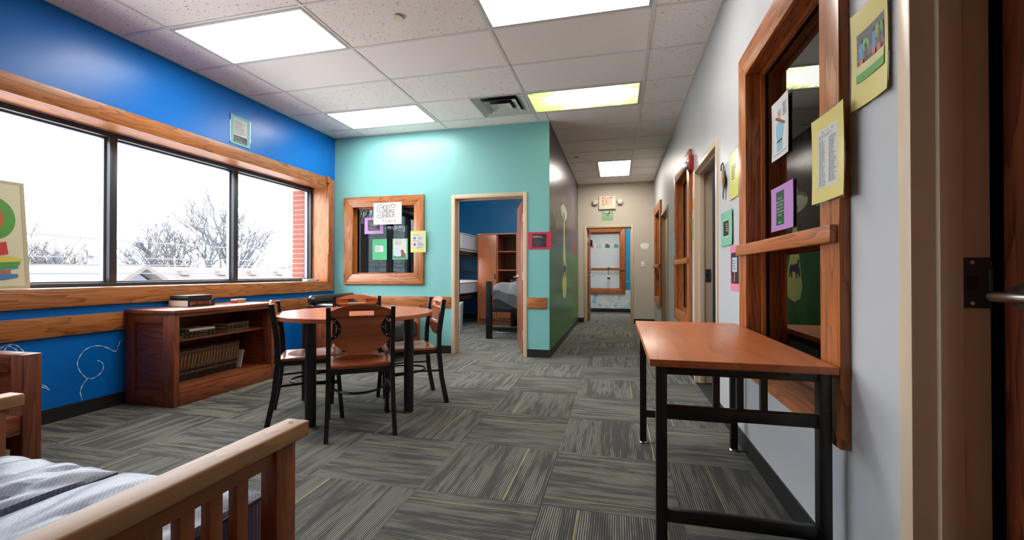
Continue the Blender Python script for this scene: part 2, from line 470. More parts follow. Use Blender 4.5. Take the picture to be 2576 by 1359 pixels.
# ---- floor: slab + carpet tiles laid quarter-turned
floor = struct(B(X0S, X1S, YN-.15, Y1S, -.20, -.006).build('floor', 'darkroom'), 'grey striped carpet tile floor laid quarter turned', 'floor')
G = .6096; CX0, CY0 = -.9504, 2.5559
Y_END = 12.0
for i in range(-6, 4):
    for j in range(-9, 17):
        a, b = max(CX0+i*G, XB), min(CX0+(i+1)*G, XR)
        c, d = max(CY0+j*G, YN), min(CY0+(j+1)*G, Y_END)
        if b-a < .02 or d-c < .02: continue
        cx, cy = CX0+(i+.5)*G, CY0+(j+.5)*G
        rot = (0 if (i+j) % 2 == 0 else pi/2) + (pi if random.random() < .5 else 0)
        cr, sr = round(cos(rot)), round(sin(rot))
        e = .0007
        mb = MB()
        vs = []
        for z in (-.006, 0):
            for (x, y) in ((a+e, c+e), (b-e, c+e), (b-e, d-e), (a+e, d-e)):
                lx, ly = x-cx, y-cy
                vs.append((cr*lx+sr*ly, -sr*lx+cr*ly, z))
        mb.add(vs, [(0,3,2,1),(4,5,6,7),(0,1,5,4),(1,2,6,5),(2,3,7,6),(3,0,4,7)])
        o = mb.build('carpet_tile', 'carpet'); o.parent = floor
        o.location = (cx, cy, 0); o.rotation_euler = (0, 0, rot)

# ---- walls
WZ = ZC+.03
WIN_Y0, WIN_Y1, WIN_Z0, WIN_Z1 = .30, 5.165, .945, 2.235     # big window's inner opening, lengthened out of view to admit more daylight
BW = (5.72, 8.25, .95, 2.25)                                  # bedroom's outside window
wl = struct(wall('X', X0S, XB, YN-.15, Y1S, 0, WZ, [(WIN_Y0-.03, WIN_Y1+.03, WIN_Z0-.03, WIN_Z1+.03), BW]).build('wall_left', 'blue'), 'bright blue painted wall with the wide window', 'wall')
wb = struct(wall('Y', YT, YT+WT, XB, XH, 0, WZ, [(-3.715+.11, -2.508-.11, .90+.11, 2.105-.11), (-2.116, -1.111, 0, 2.075)]).build('wall_back', 'teal'), 'pale teal painted wall with the bedroom door', 'wall')
wh = struct(B(XH-WT, XH, YT+WT, YE, 0, WZ).build('wall_hall_left', 'mural_paint'), 'hallway wall painted with a night sky over green grass', 'wall')
# a mural skin also covers the end of the teal wall facing the hall
sk = B(XH, XH+.002, YT+.001, YT+WT, 0, WZ).build('mural_edge', 'mural_paint', wh)
we = struct(wall('Y', YE, YE+WT, -1.95, 1.65, 0, WZ, [(-.695, .323, 0, 2.07)]).build('wall_hall_end', 'beigewall'), 'beige end wall of the hallway with exit sign', 'wall')
RW = [(1.616, 2.81), (4.66, 5.87), (7.73, 8.95)]             # right-hand windows, outer Y
RZ0, RZ1, CW = .48, 2.31, .14
RD = [(3.55, 4.47), (6.825, 7.74), (.385, 1.30)]              # right-hand doors, inner Y
holes = [(a+.11, b-.11, RZ0+.11, RZ1-.11) for a, b in RW]+[(a-.045, b+.045, 0, 2.07) for a, b in RD]
wr = struct(wall('X', XR, XR+WT, YN, YE, 0, WZ, holes).build('wall_right', 'greywall'), 'pale grey wall with oak framed windows and doors', 'wall')
struct(B(X0S, X1S, YN-.15, YN, 0, WZ).build('wall_front', 'brownwall'), 'unseen wall behind the viewpoint, brown to warm the bounce light', 'wall')  # unseen, set close and browned so its bounce tints the door jamb
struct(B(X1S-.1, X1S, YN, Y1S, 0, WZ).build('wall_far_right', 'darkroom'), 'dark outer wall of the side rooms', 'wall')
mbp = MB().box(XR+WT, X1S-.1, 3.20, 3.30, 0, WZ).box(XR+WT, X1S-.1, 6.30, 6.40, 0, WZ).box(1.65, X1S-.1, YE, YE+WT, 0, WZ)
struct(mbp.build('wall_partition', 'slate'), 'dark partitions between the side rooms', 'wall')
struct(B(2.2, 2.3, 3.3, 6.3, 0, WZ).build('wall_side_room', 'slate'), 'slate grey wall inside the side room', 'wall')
struct(B(XB, XH-WT, 9.55, 9.65, 0, WZ).build('wall_bedroom', 'navywall'), 'deep blue back wall of the bedroom', 'wall')
struct(B(XH-WT-.006, XH-WT, YT+WT, 9.55, 0, WZ).build('wall_bedroom_right', 'navywall'), 'deep blue right wall of the bedroom', 'wall')
struct(MB().box(-1.95, -1.85, 9.65, 12, 0, WZ).box(1.55, 1.65, YE+WT, 12, 0, WZ).build('wall_end_room_sides', 'beigewall'), 'beige side walls of the end room', 'wall')
EW = (-1.15, .20, .50, 2.29)                                  # end room window, outer
wc = struct(wall('Y', 12.0, Y1S, X0S, X1S, 0, WZ, [(EW[0]+.11, EW[1]-.11, EW[2]+.11, EW[3]-.11)]).build('wall_end_room', 'cloud_mural'), 'end room wall painted with blue sky and clouds', 'wall')

# ---- ceiling
ceil = struct(B(X0S, X1S, YN-.15, Y1S, ZC+.03, ZC+.15).build('ceiling', 'tbar'), 'suspended ceiling of pitted tiles in a metal grid', 'ceiling')
LIGHTS = {(1, 0), (1, 3), (3, 0), (3, 3)}
def tile(a, b, c, d, smooth=False):
    a, b, c, d = a+.004, b-.004, c+.004, d-.004
    if b-a < .02 or d-c < .02: return
    cx, cy = (a+b)/2, (c+d)/2
    o = B(a-cx, b-cx, c-cy, d-cy, .004, .022).build('ceiling_tile', 'tile_smooth' if smooth else 'tile_fissured')
    o.parent = ceil; o.location = (cx, cy, ZC)
SMOOTH = {(1,1), (2,1), (3,1), (3,2), (3,4), (3,5), (3,6)}
rows = [YN]+[GY0+k*GS for k in range(-7, 12) if GY0+k*GS > YN+.05 and GY0+k*GS < YE]+[YE]
for r0, r1 in zip(rows[:-1], rows[1:]):
    k = round((r0-GY0)/GS) if r0 != YN else -8
    cells = []
    for c in range(5):
        a, b = GX[c], GX[c+1]
        if r1 <= YT+.02: cells.append((c, a, b, r0, r1))
        elif r0 < YT:                    # the row that meets the teal wall
            if b <= XH: cells.append((c, a, b, r0, YT))
            elif a < XH < b: cells.append((c, XH, b, r0, r1)); cells.append((9, a, XH, r0, YT))
            else: cells.append((c, a, b, r0, r1))
        elif b > XH: cells.append((c, max(a, XH), b, r0, r1))
    for c, a, b, y0, y1 in cells:
        if (c, k) in LIGHTS: continue
        if c == 2 and k == 3:
            tile(a, -1.5756, y0, y1); continue
        if c == 3 and k in (8, 9):
            tile(a, -.3562, y0, y1, True); continue
        tile(a, b, y0, y1, (c, k) in SMOOTH or k > 5)
def gbar(x0, x1, y0, y1):
    o = B(x0, x1, y0, y1, ZC-.001, ZC+.03).build('grid_bar', 'tbar', ceil)
w = .012
for x in GX[1:5]:
    gbar(x-w, x+w, YN, YT if x < XH else YE)
gbar(-1.5756-w, -1.5756+w, GY0+3*GS, GY0+4*GS); gbar(-.3562-w, -.3562+w, GY0+8*GS, GY0+10*GS)
for y in rows[1:-1]:
    x0 = XB if y < YT else XH
    xs = [x0]+[g for g in GX[1:5] if g > x0]+[XR]
    for a, b in zip(xs[:-1], xs[1:]):
        if a == -.966 and abs(y-(GY0+9*GS)) < .01: b = -.3562
        if a > XH-.01 and a < .2 and abs(y-(GY0+9*GS)) < .01: gbar(a, -.3562-w, y-w, y+w); continue
        gbar(a+(w if a > x0 else 0), b-(w if b < XR else 0), y-w, y+w)
mbm = MB()
for (x0, x1, y0, y1) in ((XB, XB+.022, YN, YT), (XB, XH, YT-.022, YT), (XH, XH+.022, YT, YE), (XH, XR, YE-.022, YE), (XR-.022, XR, YN, YE)):
    mbm.box(x0, x1, y0, y1, ZC-.002, ZC+.03)
mbm.build('wall_angle', 'tbar', ceil)

def troffer(x0, x1, y0, y1, label, mat='panel_light'):
    t = thing('ceiling_light', label, 'ceiling light', ((x0+x1)/2, (y0+y1)/2, ZC), group='recessed ceiling panel lights')
    a, b, c, d = x0+w+.001, x1-w-.001, y0+w+.001, y1-w-.001; f = .022
    fr = MB().box(a, b, c, c+f, ZC-.004, ZC+.014).box(a, b, d-f, d, ZC-.004, ZC+.014).box(a, a+f, c+f, d-f, ZC-.004, ZC+.014).box(b-f, b, c+f, d-f, ZC-.004, ZC+.014)
    fr.build('frame', 'ventwhite', t)
    B(a+f, b-f, c+f, d-f, ZC+.004, ZC+.010).build('diffuser', mat, t)
    return t
def gy(k): return GY0+k*GS
troffer(GX[1], GX[2], gy(0), gy(1), 'bright white ceiling panel nearest the blue wall, above the window')
troffer(GX[1], GX[2], gy(3), gy(4), 'bright white ceiling panel beside the teal wall, in the blue corner')
troffer(GX[3], GX[4], gy(0), gy(1), 'large white ceiling panel cut off by the top of the picture')
troffer(GX[3], GX[4], gy(3), gy(4), 'ceiling panel printed with green sunlit forest beside the air vent', 'forest_light')
troffer(-.3562, GX[4], gy(8), gy(10), 'white ceiling panel in the hallway near the exit sign', 'panel_hall')
# end room light
t = thing('ceiling_light', 'white ceiling panel inside the end room beyond the hallway', 'ceiling light', (-.2, 10.8, ZC))
B(-.52, .12, 10.2, 11.42, ZC+.02, ZC+.029).build('frame', 'ventwhite', t); B(-.5, .1, 10.22, 11.4, ZC+.008, ZC+.019).build('diffuser', 'panel_end', t)

t = thing('ceiling_light', 'white ceiling panel inside the bedroom', 'ceiling light', (-2.2, 7.2, ZC))
B(-2.82, -1.58, 6.2, 6.83, ZC+.02, ZC+.029).build('frame', 'ventwhite', t); B(-2.8, -1.6, 6.22, 6.81, ZC+.008, ZC+.019).build('diffuser', 'panel_bed', t)
t = thing('ceiling_light', 'dim fill panel added out of sight in the side room', 'ceiling light', (1.55, 4.8, ZC))  # added fill lamp, lifts the room behind the open doorway
B(1.2, 1.9, 4.2, 5.4, ZC+.02, ZC+.029).build('frame', 'ventwhite', t); B(1.22, 1.88, 4.22, 5.38, ZC+.008, ZC+.019).build('diffuser', 'panel_side_fill', t)
# vent: stepped square cones
vx0, vx1, vy0, vy1 = -1.5756+w, GX[3]-w, gy(3)+w, gy(4)-w
v = thing('air_vent', 'square stepped ceiling air vent beside the forest light panel', 'vent', ((vx0+vx1)/2, (vy0+vy1)/2, ZC))
vcx, vcy = (vx0+vx1)/2, (vy0+vy1)/2
def sqring(r0, z0, r1, z1, th=.004):
    m = MB(); q = lambda r, z: [(vcx-r, vcy-r, z), (vcx+r, vcy-r, z), (vcx+r, vcy+r, z), (vcx-r, vcy+r, z)]
    vs = q(r0, z0)+q(r1, z1)+q(r0-th, z0+.003)+q(r1-th, z1+.003)
    fs = []
    for i in range(4):
        j = (i+1) % 4
        fs += [(i, j, 4+j, 4+i), (8+j, 8+i, 12+i, 12+j), (i, 8+i, 8+j, j), (4+j, 12+j, 12+i, 4+i)]
    return m.add(vs, fs)
h = (vx1-vx0)/2
sqring(h, ZC-.004, h-.085, ZC+.024).build('outer_flare', 'ventwhite', v)
sqring(h-.100, ZC-.010, h-.160, ZC+.020).build('middle_cone', 'ventwhite', v)
sqring(h-.180, ZC-.016, .05, ZC+.004).build('inner_cone', 'ventwhite', v)
B(vcx-.051, vcx+.051, vcy-.051, vcy+.051, ZC+.004, ZC+.008).build('centre_plate', 'ventwhite', v)
B(vcx-h+.02, vcx+h-.02, vcy-h+.02, vcy+h-.02, ZC+.0255, ZC+.029).build('duct_dark_plate', 'black', v)  # black plate paints in the dark of the duct between the cones

# smoke / sprinkler covers
for (x, y, r, l) in ((-1.583, 2.906, .042, 'round cream sprinkler cover plate in the ceiling between the white panels'), (-.656, 7.16, .045, 'round cream sprinkler cover plate in the hallway ceiling')):
    t = thing('sprinkler_cover', l, 'sprinkler', (x, y, ZC))
    MB().lathe((x, y, ZC-.012), [(r*.9, 0), (r, .003), (r, .006)]).build('cover_plate', 'cream', t, smooth=True)
    MB().lathe((x, y, ZC-.006), [(r*.7, 0), (r*.7, .012)]).build('collar', 'black', t)

# ---- baseboards
BH, BT = .10, .008
def base(name, segs, label):
    m = MB()
    for (x0, x1, y0, y1) in segs:
        m.box(x0, x1, y0, y1, 0, BH)
    struct(m.build(name, 'blackbase'), label, 'baseboard')
base('baseboard_left', [(XB, XB+BT, YN, YT)], 'black rubber baseboard along the blue wall')
base('baseboard_back', [(XB+BT, -2.122, YT-BT, YT), (-1.105, XH, YT-BT, YT)], 'black rubber baseboard along the teal wall')
base('baseboard_hall_left', [(XH, XH+BT, YT-BT, YE)], 'black rubber baseboard under the painted hallway mural')
base('baseboard_hall_end', [(XH+BT, -.701, YE-BT, YE), (.329, XR, YE-BT, YE)], 'black rubber baseboard on the beige hallway end wall')
base('baseboard_right', [(XR-BT, XR, YN, .334), (XR-BT, XR, 1.351, 3.499), (XR-BT, XR, 4.521, 6.774), (XR-BT, XR, 7.791, YE-BT)], 'black rubber baseboard along the pale grey wall')
base('baseboard_end_room', [(-1.85, 1.55, 12.0-BT, 12.0)], 'black baseboard under the cloud mural')
base('baseboard_bedroom', [(XB, XH-WT-.006, 9.55-BT, 9.55)], 'black baseboard at the back of the bedroom')

# ---- oak chair rails
RL0, RL1 = .603, .745
def rail(n, mb, mat, label): struct(mb.build(f'trim_{n}', mat, bevel=.003), label, 'trim')
rail(1, B(XB, XB+.019, YN, 5.314, RL0, RL1), 'oak_Y', 'oak chair rail along the blue wall under the window')
rail(2, B(XB, -2.123, YT-.019, YT, RL0, RL1), 'oak_X', 'oak chair rail on the teal wall left of the door')
rail(3, B(-1.104, -.855, YT-.019, YT, RL0+.01, RL1+.005), 'oak_X', 'short oak chair rail on the teal wall right of the door')

# ---- windows with oak casings
def fnmap(axis): return (lambda u, z, d: (d, u, z)) if axis == 'X' else (lambda u, z, d: (u, d, z))
def bx(axis, u0, u1, d0, d1, z0, z1): return B(d0, d1, u0, u1, z0, z1) if axis == 'X' else B(u0, u1, d0, d1, z0, z1)
def casing(par, axis, sgn, face, u0, u1, z0, z1, cw, wd, proud=.032):
    fn = fnmap(axis); d0, d1 = face, face+sgn*proud
    h = wd+'_'+('Y' if axis == 'X' else 'X'); vz = wd+'_Z'
    for nm, pts, mt in (('head_casing', [(u0,z1),(u1,z1),(u1-cw,z1-cw),(u0+cw,z1-cw)], h), ('bottom_casing', [(u0,z0),(u1,z0),(u1-cw,z0+cw),(u0+cw,z0+cw)], h),
                        ('side_casing', [(u0,z0),(u0,z1),(u0+cw,z1-cw),(u0+cw,z0+cw)], vz), ('side_casing', [(u1,z0),(u1,z1),(u1-cw,z1-cw),(u1-cw,z0+cw)], vz)):
        MB().prism([pts], fn, d0, d1).build(nm, mt, par, bevel=.003)
def liner(par, axis, da, db, a, b, c, d, th, wd):
    h = wd+'_'+('Y' if axis == 'X' else 'X')
    bx(axis, a, b, da, db, d-th, d).build('head_liner', h, par); bx(axis, a, b, da, db, c, c+th).build('sill_board', h, par)
    bx(axis, a, a+th, da, db, c+th, d-th).build('jamb_liner', wd+'_Z', par); bx(axis, b-th, b, da, db, c+th, d-th).build('jamb_liner', wd+'_Z', par)
def oak_window(n, label, axis, sgn, face, depth, u0, u1, z0, z1, glassmat, wd='oak', bar=False, cw=.14):
    """face: room side of the wall; sgn: direction out of the wall into the room"""
    loc = fnmap(axis)((u0+u1)/2, z0, face)
    p = sempty(f'window_{n}', loc, label, 'window')
    casing(p, axis, sgn, face, u0, u1, z0, z1, cw, wd)
    a, b, c, d = u0+.11, u1-.11, z0+.11, z1-.11
    liner(p, axis, face+sgn*.012, face-sgn*depth, a, b, c, d, .024, wd)
    a, b, c, d = a+.024, b-.024, c+.024, d-.024
    for off, t in ((.045, .018), (.088, .018)):        # stops either side of the pane
        g0, g1 = face-sgn*off, face-sgn*(off+t); q = .026
        m = MB()
        for (x0, x1, y0, y1) in ((a, b, c, c+q), (a, b, d-q, d), (a, a+q, c+q, d-q), (b-q, b, c+q, d-q)):
            m.add(bx(axis, x0, x1, g0, g1, y0, y1).v, bx(axis, x0, x1, g0, g1, y0, y1).f)
        m.build('glazing_bead', wd+'_Z', p)
    g = face-sgn*.075
    bx(axis, a, b, g-.003, g+.003, c, d).build('pane', glassmat, p)
    if bar:
        f = face+sgn*.032
        bx(axis, u0+.01, u1-.02, f, f+sgn*.024, 1.155, 1.215).build('push_rail', wd+'_'+('Y' if axis == 'X' else 'X'), p, bevel=.004)
    return p
oak_window(2, 'square oak framed interior window in the teal wall', 'Y', -1, YT, WT, -3.715, -2.508, .90, 2.105, 'tinted_glass', 'oak')
oak_window(3, 'tall oak framed dark window beside the wooden desk', 'X', -1, XR, WT, *RW[0], RZ0, RZ1, 'dark_glass', 'deepoak', True)
oak_window(4, 'tall oak framed window beside the red fire alarm', 'X', -1, XR, WT, *RW[1], RZ0, RZ1, 'dark_glass', 'deepoak', True)
oak_window(5, 'tall oak framed window farthest down the hallway', 'X', -1, XR, WT, *RW[2], RZ0, RZ1, 'dark_glass', 'deepoak', True)
ew = oak_window(6, 'oak framed window with closed white blinds in the end room', 'Y', -1, 12.0, .15, *EW, 'clear_glass', 'deepoak', False, .13)
B(EW[0], EW[1]-.01, 12-.056, 12-.032, 1.13, 1.20).build('push_rail', 'deepoak_X', ew, bevel=.004)
# horizontal blinds
m = MB(); z = EW[2]+.15
while z < EW[3]-.15:
    m.add([(EW[0]+.15, 12.018, z), (EW[1]-.15, 12.018, z), (EW[1]-.15, 12.036, z+.028), (EW[0]+.15, 12.036, z+.028), (EW[0]+.15, 12.0195, z-.001), (EW[1]-.15, 12.0195, z-.001), (EW[1]-.15, 12.0375, z+.027), (EW[0]+.15, 12.0375, z+.027)],
          [(0,1,2,3),(7,6,5,4),(0,4,5,1),(1,5,6,2),(2,6,7,3),(3,7,4,0)]); z += .0235
sl = m.build('blind_slats', 'blindgrey', ew); sl['kind'] = 'stuff'

# ---- the wide window
w1 = sempty('window_1', (XB, 2.7, WIN_Z0), 'wide dark mullioned window with oak casing in the blue wall', 'window')
PR = .022
fnx = fnmap('X')
a0, a1, c0, c1 = WIN_Y0, WIN_Y1, WIN_Z0, WIN_Z1; cw = .132
for nm, pts, mt in (('head_casing', [(a0-cw,c1+cw),(a1+cw,c1+cw),(a1,c1),(a0,c1)], 'oak_Y'), ('apron_casing', [(a0-cw,c0-cw-.003),(a1+cw,c0-cw-.003),(a1,c0),(a0,c0)], 'oak_Y'),
                    ('side_casing', [(a0-cw,c0-cw),(a0-cw,c1+cw),(a0,c1),(a0,c0)], 'oak_Z'), ('side_casing', [(a1+cw,c0-cw),(a1+cw,c1+cw),(a1,c1),(a1,c0)], 'oak_Z')):
    MB().prism([pts], fnx, XB, XB+PR).build(nm, mt, w1, bevel=.003)
liner(w1, 'X', XB+.006, -4.112, a0-.025, a1+.025, c0-.025, c1+.025, .025, 'oak')
FX0, FX1 = -4.215, -4.112
def fr(nm, y0, y1, z0, z1, x0=FX0, x1=FX1, mat='gunmetal'): return B(x0, x1, y0, y1, z0, z1).build(nm, mat, w1, bevel=.002)
fr('frame_head', a0, a1, c1-.042, c1); fr('frame_sill', a0, a1, c0, c0+.030)
fr('frame_jamb', a1-.03, a1, c0+.03, c1-.042); fr('frame_jamb', a0, a0+.03, c0+.03, c1-.042)
MU = [1.53, 2.73, 3.93]
for y in MU: fr('mullion', y-.028, y+.028, c0+.03, c1-.042)
ys = [a0+.03]+MU+[a1-.03]
for i in range(4):
    y0, y1 = ys[i]+(.028 if i else 0), ys[i+1]-(.028 if i < 3 else 0); z0, z1 = c0+.03, c1-.042; q = .014
    m = MB()
    for (p0, p1, q0, q1) in ((y0, y1, z0, z0+q), (y0, y1, z1-q, z1), (y0, y0+q, z0+q, z1-q), (y1-q, y1, z0+q, z1-q)):
        m.box(FX0+.02, FX0+.055, p0, p1, q0, q1)
    m.build('glazing_stop', 'framegrey', w1)
    B(FX0+.034, FX0+.040, y0+q, y1-q, z0+q, z1-q).build('pane', 'clear_glass', w1)
B(XB+PR, XB+PR+.022, 5.150, 5.176, 1.31, 2.375).build('side_batten', 'oak_Z', w1, bevel=.003)
B(XB+PR, XB+PR+.034, 5.122, 5.1495, 2.285, 2.372).build('batten_bracket', 'deepoak_Z', w1, bevel=.003)
# bricks of the outside jamb, right of the last pane
bj = struct(B(-4.43, -4.217, a1+.004, a1+.029, c0-.02, c1+.02).build('trim_4', 'mortar'), 'red brick outside edge of the wide window', 'trim')
z = c0-.018; rowi = 0
while z < c1-.04:
    ln = .095 if rowi % 2 else .1
    for x0 in (-4.434,):
        B(x0, -4.2165, a1-.006, a1+.02, z, z+.058).build('brick', 'brick', bj, bevel=.004, seg=1)
    z += .068; rowi += 1

# bedroom outside window
w7 = sempty('window_7', (XB, (BW[0]+BW[1])/2, BW[2]), 'outside bedroom window with dark mullions', 'window')
def fb(nm, y0, y1, z0, z1): return B(FX0, FX1, y0, y1, z0, z1).build(nm, 'gunmetal', w7)
fb('frame_head', BW[0], BW[1], BW[3]-.05, BW[3]); fb('frame_sill', BW[0], BW[1], BW[2], BW[2]+.05)
fb('frame_jamb', BW[0], BW[0]+.04, BW[2]+.05, BW[3]-.05); fb('frame_jamb', BW[1]-.04, BW[1], BW[2]+.05, BW[3]-.05)
for y in (6.52, 7.36): fb('mullion', y-.04, y+.04, BW[2]+.05, BW[3]-.05)
for y0, y1 in ((BW[0]+.04, 6.48), (6.56, 7.32), (7.40, BW[1]-.04)):
    B(FX0+.03, FX0+.036, y0, y1, BW[2]+.05, BW[3]-.05).build('pane', 'clear_glass', w7)

for (ya, yb, za, zb) in ((BW[0]-.001, BW[0]+.004, BW[2], BW[3]), (BW[1]-.004, BW[1]+.001, BW[2], BW[3]), (BW[0], BW[1], BW[3]-.004, BW[3]+.001), (BW[0], BW[1], BW[2]-.001, BW[2]+.004)):
    B(X0S-.002, FX0-.001, ya, yb, za, zb).build('outer_reveal', 'framegrey', w7); B(FX1+.001, XB+.002, ya, yb, za, zb).build('inner_reveal', 'white', w7)
# ---- door frames (pressed metal, taupe)
def door_frame(n, label, axis, d0, d1, u0, u1, z1, stop_at=.5, mat='taupe'):
    p = sempty(f'door_{n}', fnmap(axis)((u0+u1)/2, 0, d0), label, 'door')
    a, b = min(d0, d1)-.012, max(d0, d1)+.012
    bx(axis, u0-.05, u0, a, b, 0, z1+.05).build('door_jamb', mat, p, bevel=.003)
    bx(axis, u1, u1+.05, a, b, 0, z1+.05).build('door_jamb', mat, p, bevel=.003)
    bx(axis, u0, u1, a, b, z1, z1+.05).build('door_head', mat, p, bevel=.003)
    s0 = a+(b-a)*stop_at-.024; s1 = s0+.048
    bx(axis, u0, u0+.016, s0, s1, 0, z1-.016).build('door_stop', mat, p, bevel=.002); bx(axis, u1-.016, u1, s0, s1, 0, z1-.016).build('door_stop', mat, p, bevel=.002)
    bx(axis, u0, u1, s0, s1, z1-.016, z1).build('door_stop', mat, p, bevel=.002)
    return p
def leaf(p, hinge, ang, width, height, mat, th=.044, lever=True, ldir=1, hinges=True):
    """leaf hangs at `hinge`; at ang it points along (cos, sin)"""
    e = bpy.data.objects.new('door_leaf', None)
    d = Vector((cos(ang), sin(ang), 0)); nrm = Vector((-sin(ang), cos(ang), 0)); h0 = Vector((hinge[0], hinge[1], 0))
    def slab(m, s0, s1, t0, t1, z0, z1):
        vs = [h0+d*s+nrm*t+Vector((0, 0, z)) for z in (z0, z1) for s, t in ((s0,t0),(s1,t0),(s1,t1),(s0,t1))]
        return m.add(vs, [(0,3,2,1),(4,5,6,7),(0,1,5,4),(1,2,6,5),(2,3,7,6),(3,0,4,7)])
    lf = slab(MB(), 0, width, -th/2, th/2, .012, height).build('door_leaf', mat, p, bevel=.002)
    if lever:
        for sd in (-1, 1):
            m = MB(); c = h0+d*(width-.065)+Vector((0, 0, 1.0))
            m.cyl(c+nrm*sd*th/2, c+nrm*sd*(th/2+.012), .027, 20)
            m.cyl(c+nrm*sd*(th/2+.012), c+nrm*sd*(th/2+.055), .011, 14)
            m.tube([c+nrm*sd*(th/2+.052)+d*.012, c+nrm*sd*(th/2+.055)-d*.03, c+nrm*sd*(th/2+.052)-d*.075, c+nrm*sd*(th/2+.048)-d*.115], [.0125, .013, .011, .009], 12)
            m.build('door_lever', 'chrome', lf, smooth=True)
    if hinges:
        for z in (.25, 1.02, 1.78):
            slab(MB(), -.004, .001, -th/2-.006, th/2, z-.055, z+.055).build('hinge', 'chrome', lf)
    return lf
d1 = door_frame(1, 'taupe metal framed doorway in the teal wall with an open wooden door', 'Y', YT, YT+WT, -2.071, -1.156, 2.03, .62)
leaf(d1, (-1.182, 5.505), R(90+17.5), .90, 2.015, 'bathdoor_Z')
d2 = door_frame(2, 'taupe framed doorway under the exit sign at the hallway end', 'Y', YE, YE+WT, -.65, .278, 2.022, .5)
lf2 = leaf(d2, (-.622, 9.56), R(90+1.2), .90, 2.01, 'bathdoor_Z')
B(-.592, -.552, 9.80, 10.02, 1.66, 1.80).build('door_closer', 'gunmetal', lf2, bevel=.004)
d3 = door_frame(3, 'open taupe doorway between the fire alarm and the paper bird', 'X', XR, XR+WT, *RD[0], 2.022, .4)
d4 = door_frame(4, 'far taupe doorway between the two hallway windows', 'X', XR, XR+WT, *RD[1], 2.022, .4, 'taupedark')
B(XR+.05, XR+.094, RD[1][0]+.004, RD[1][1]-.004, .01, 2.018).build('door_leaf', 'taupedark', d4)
d5 = door_frame(5, 'taupe doorway at the right edge opening to a dark room', 'X', XR, XR+WT, *RD[2], 2.022, .46)
lf5 = leaf(d5, (.868, .405), R(90-3.6), .885, 2.01, 'darkold_Z')  # darker wood stands in for the shade on this leaf
def strike(p, y, x0, x1, z):
    m = MB().box(x0, x1, y-.003, y-.0005, z-.062, z+.062).tube([(x1-.004, y-.003, z-.034), (x1-.004, y-.003, z+.034)], .006, 10)
    s = m.build('strike_plate', 'gunmetal' , p)
    B(x0+.008, x0+.027, y-.0038, y-.0031, z-.017, z+.017).build('latch_hole', 'black', s)
    for dz in (-.05, .05): MB().cyl((x0+.017, y-.0042, z+dz), (x0+.017, y-.003, z+dz), .005, 12).build('screw', 'chrome', s)
strike(d5, RD[2][1], XR+.095, XR+WT+.012, 1.03)
strike(d3, RD[0][1], XR+.088, XR+.135, 1.03)

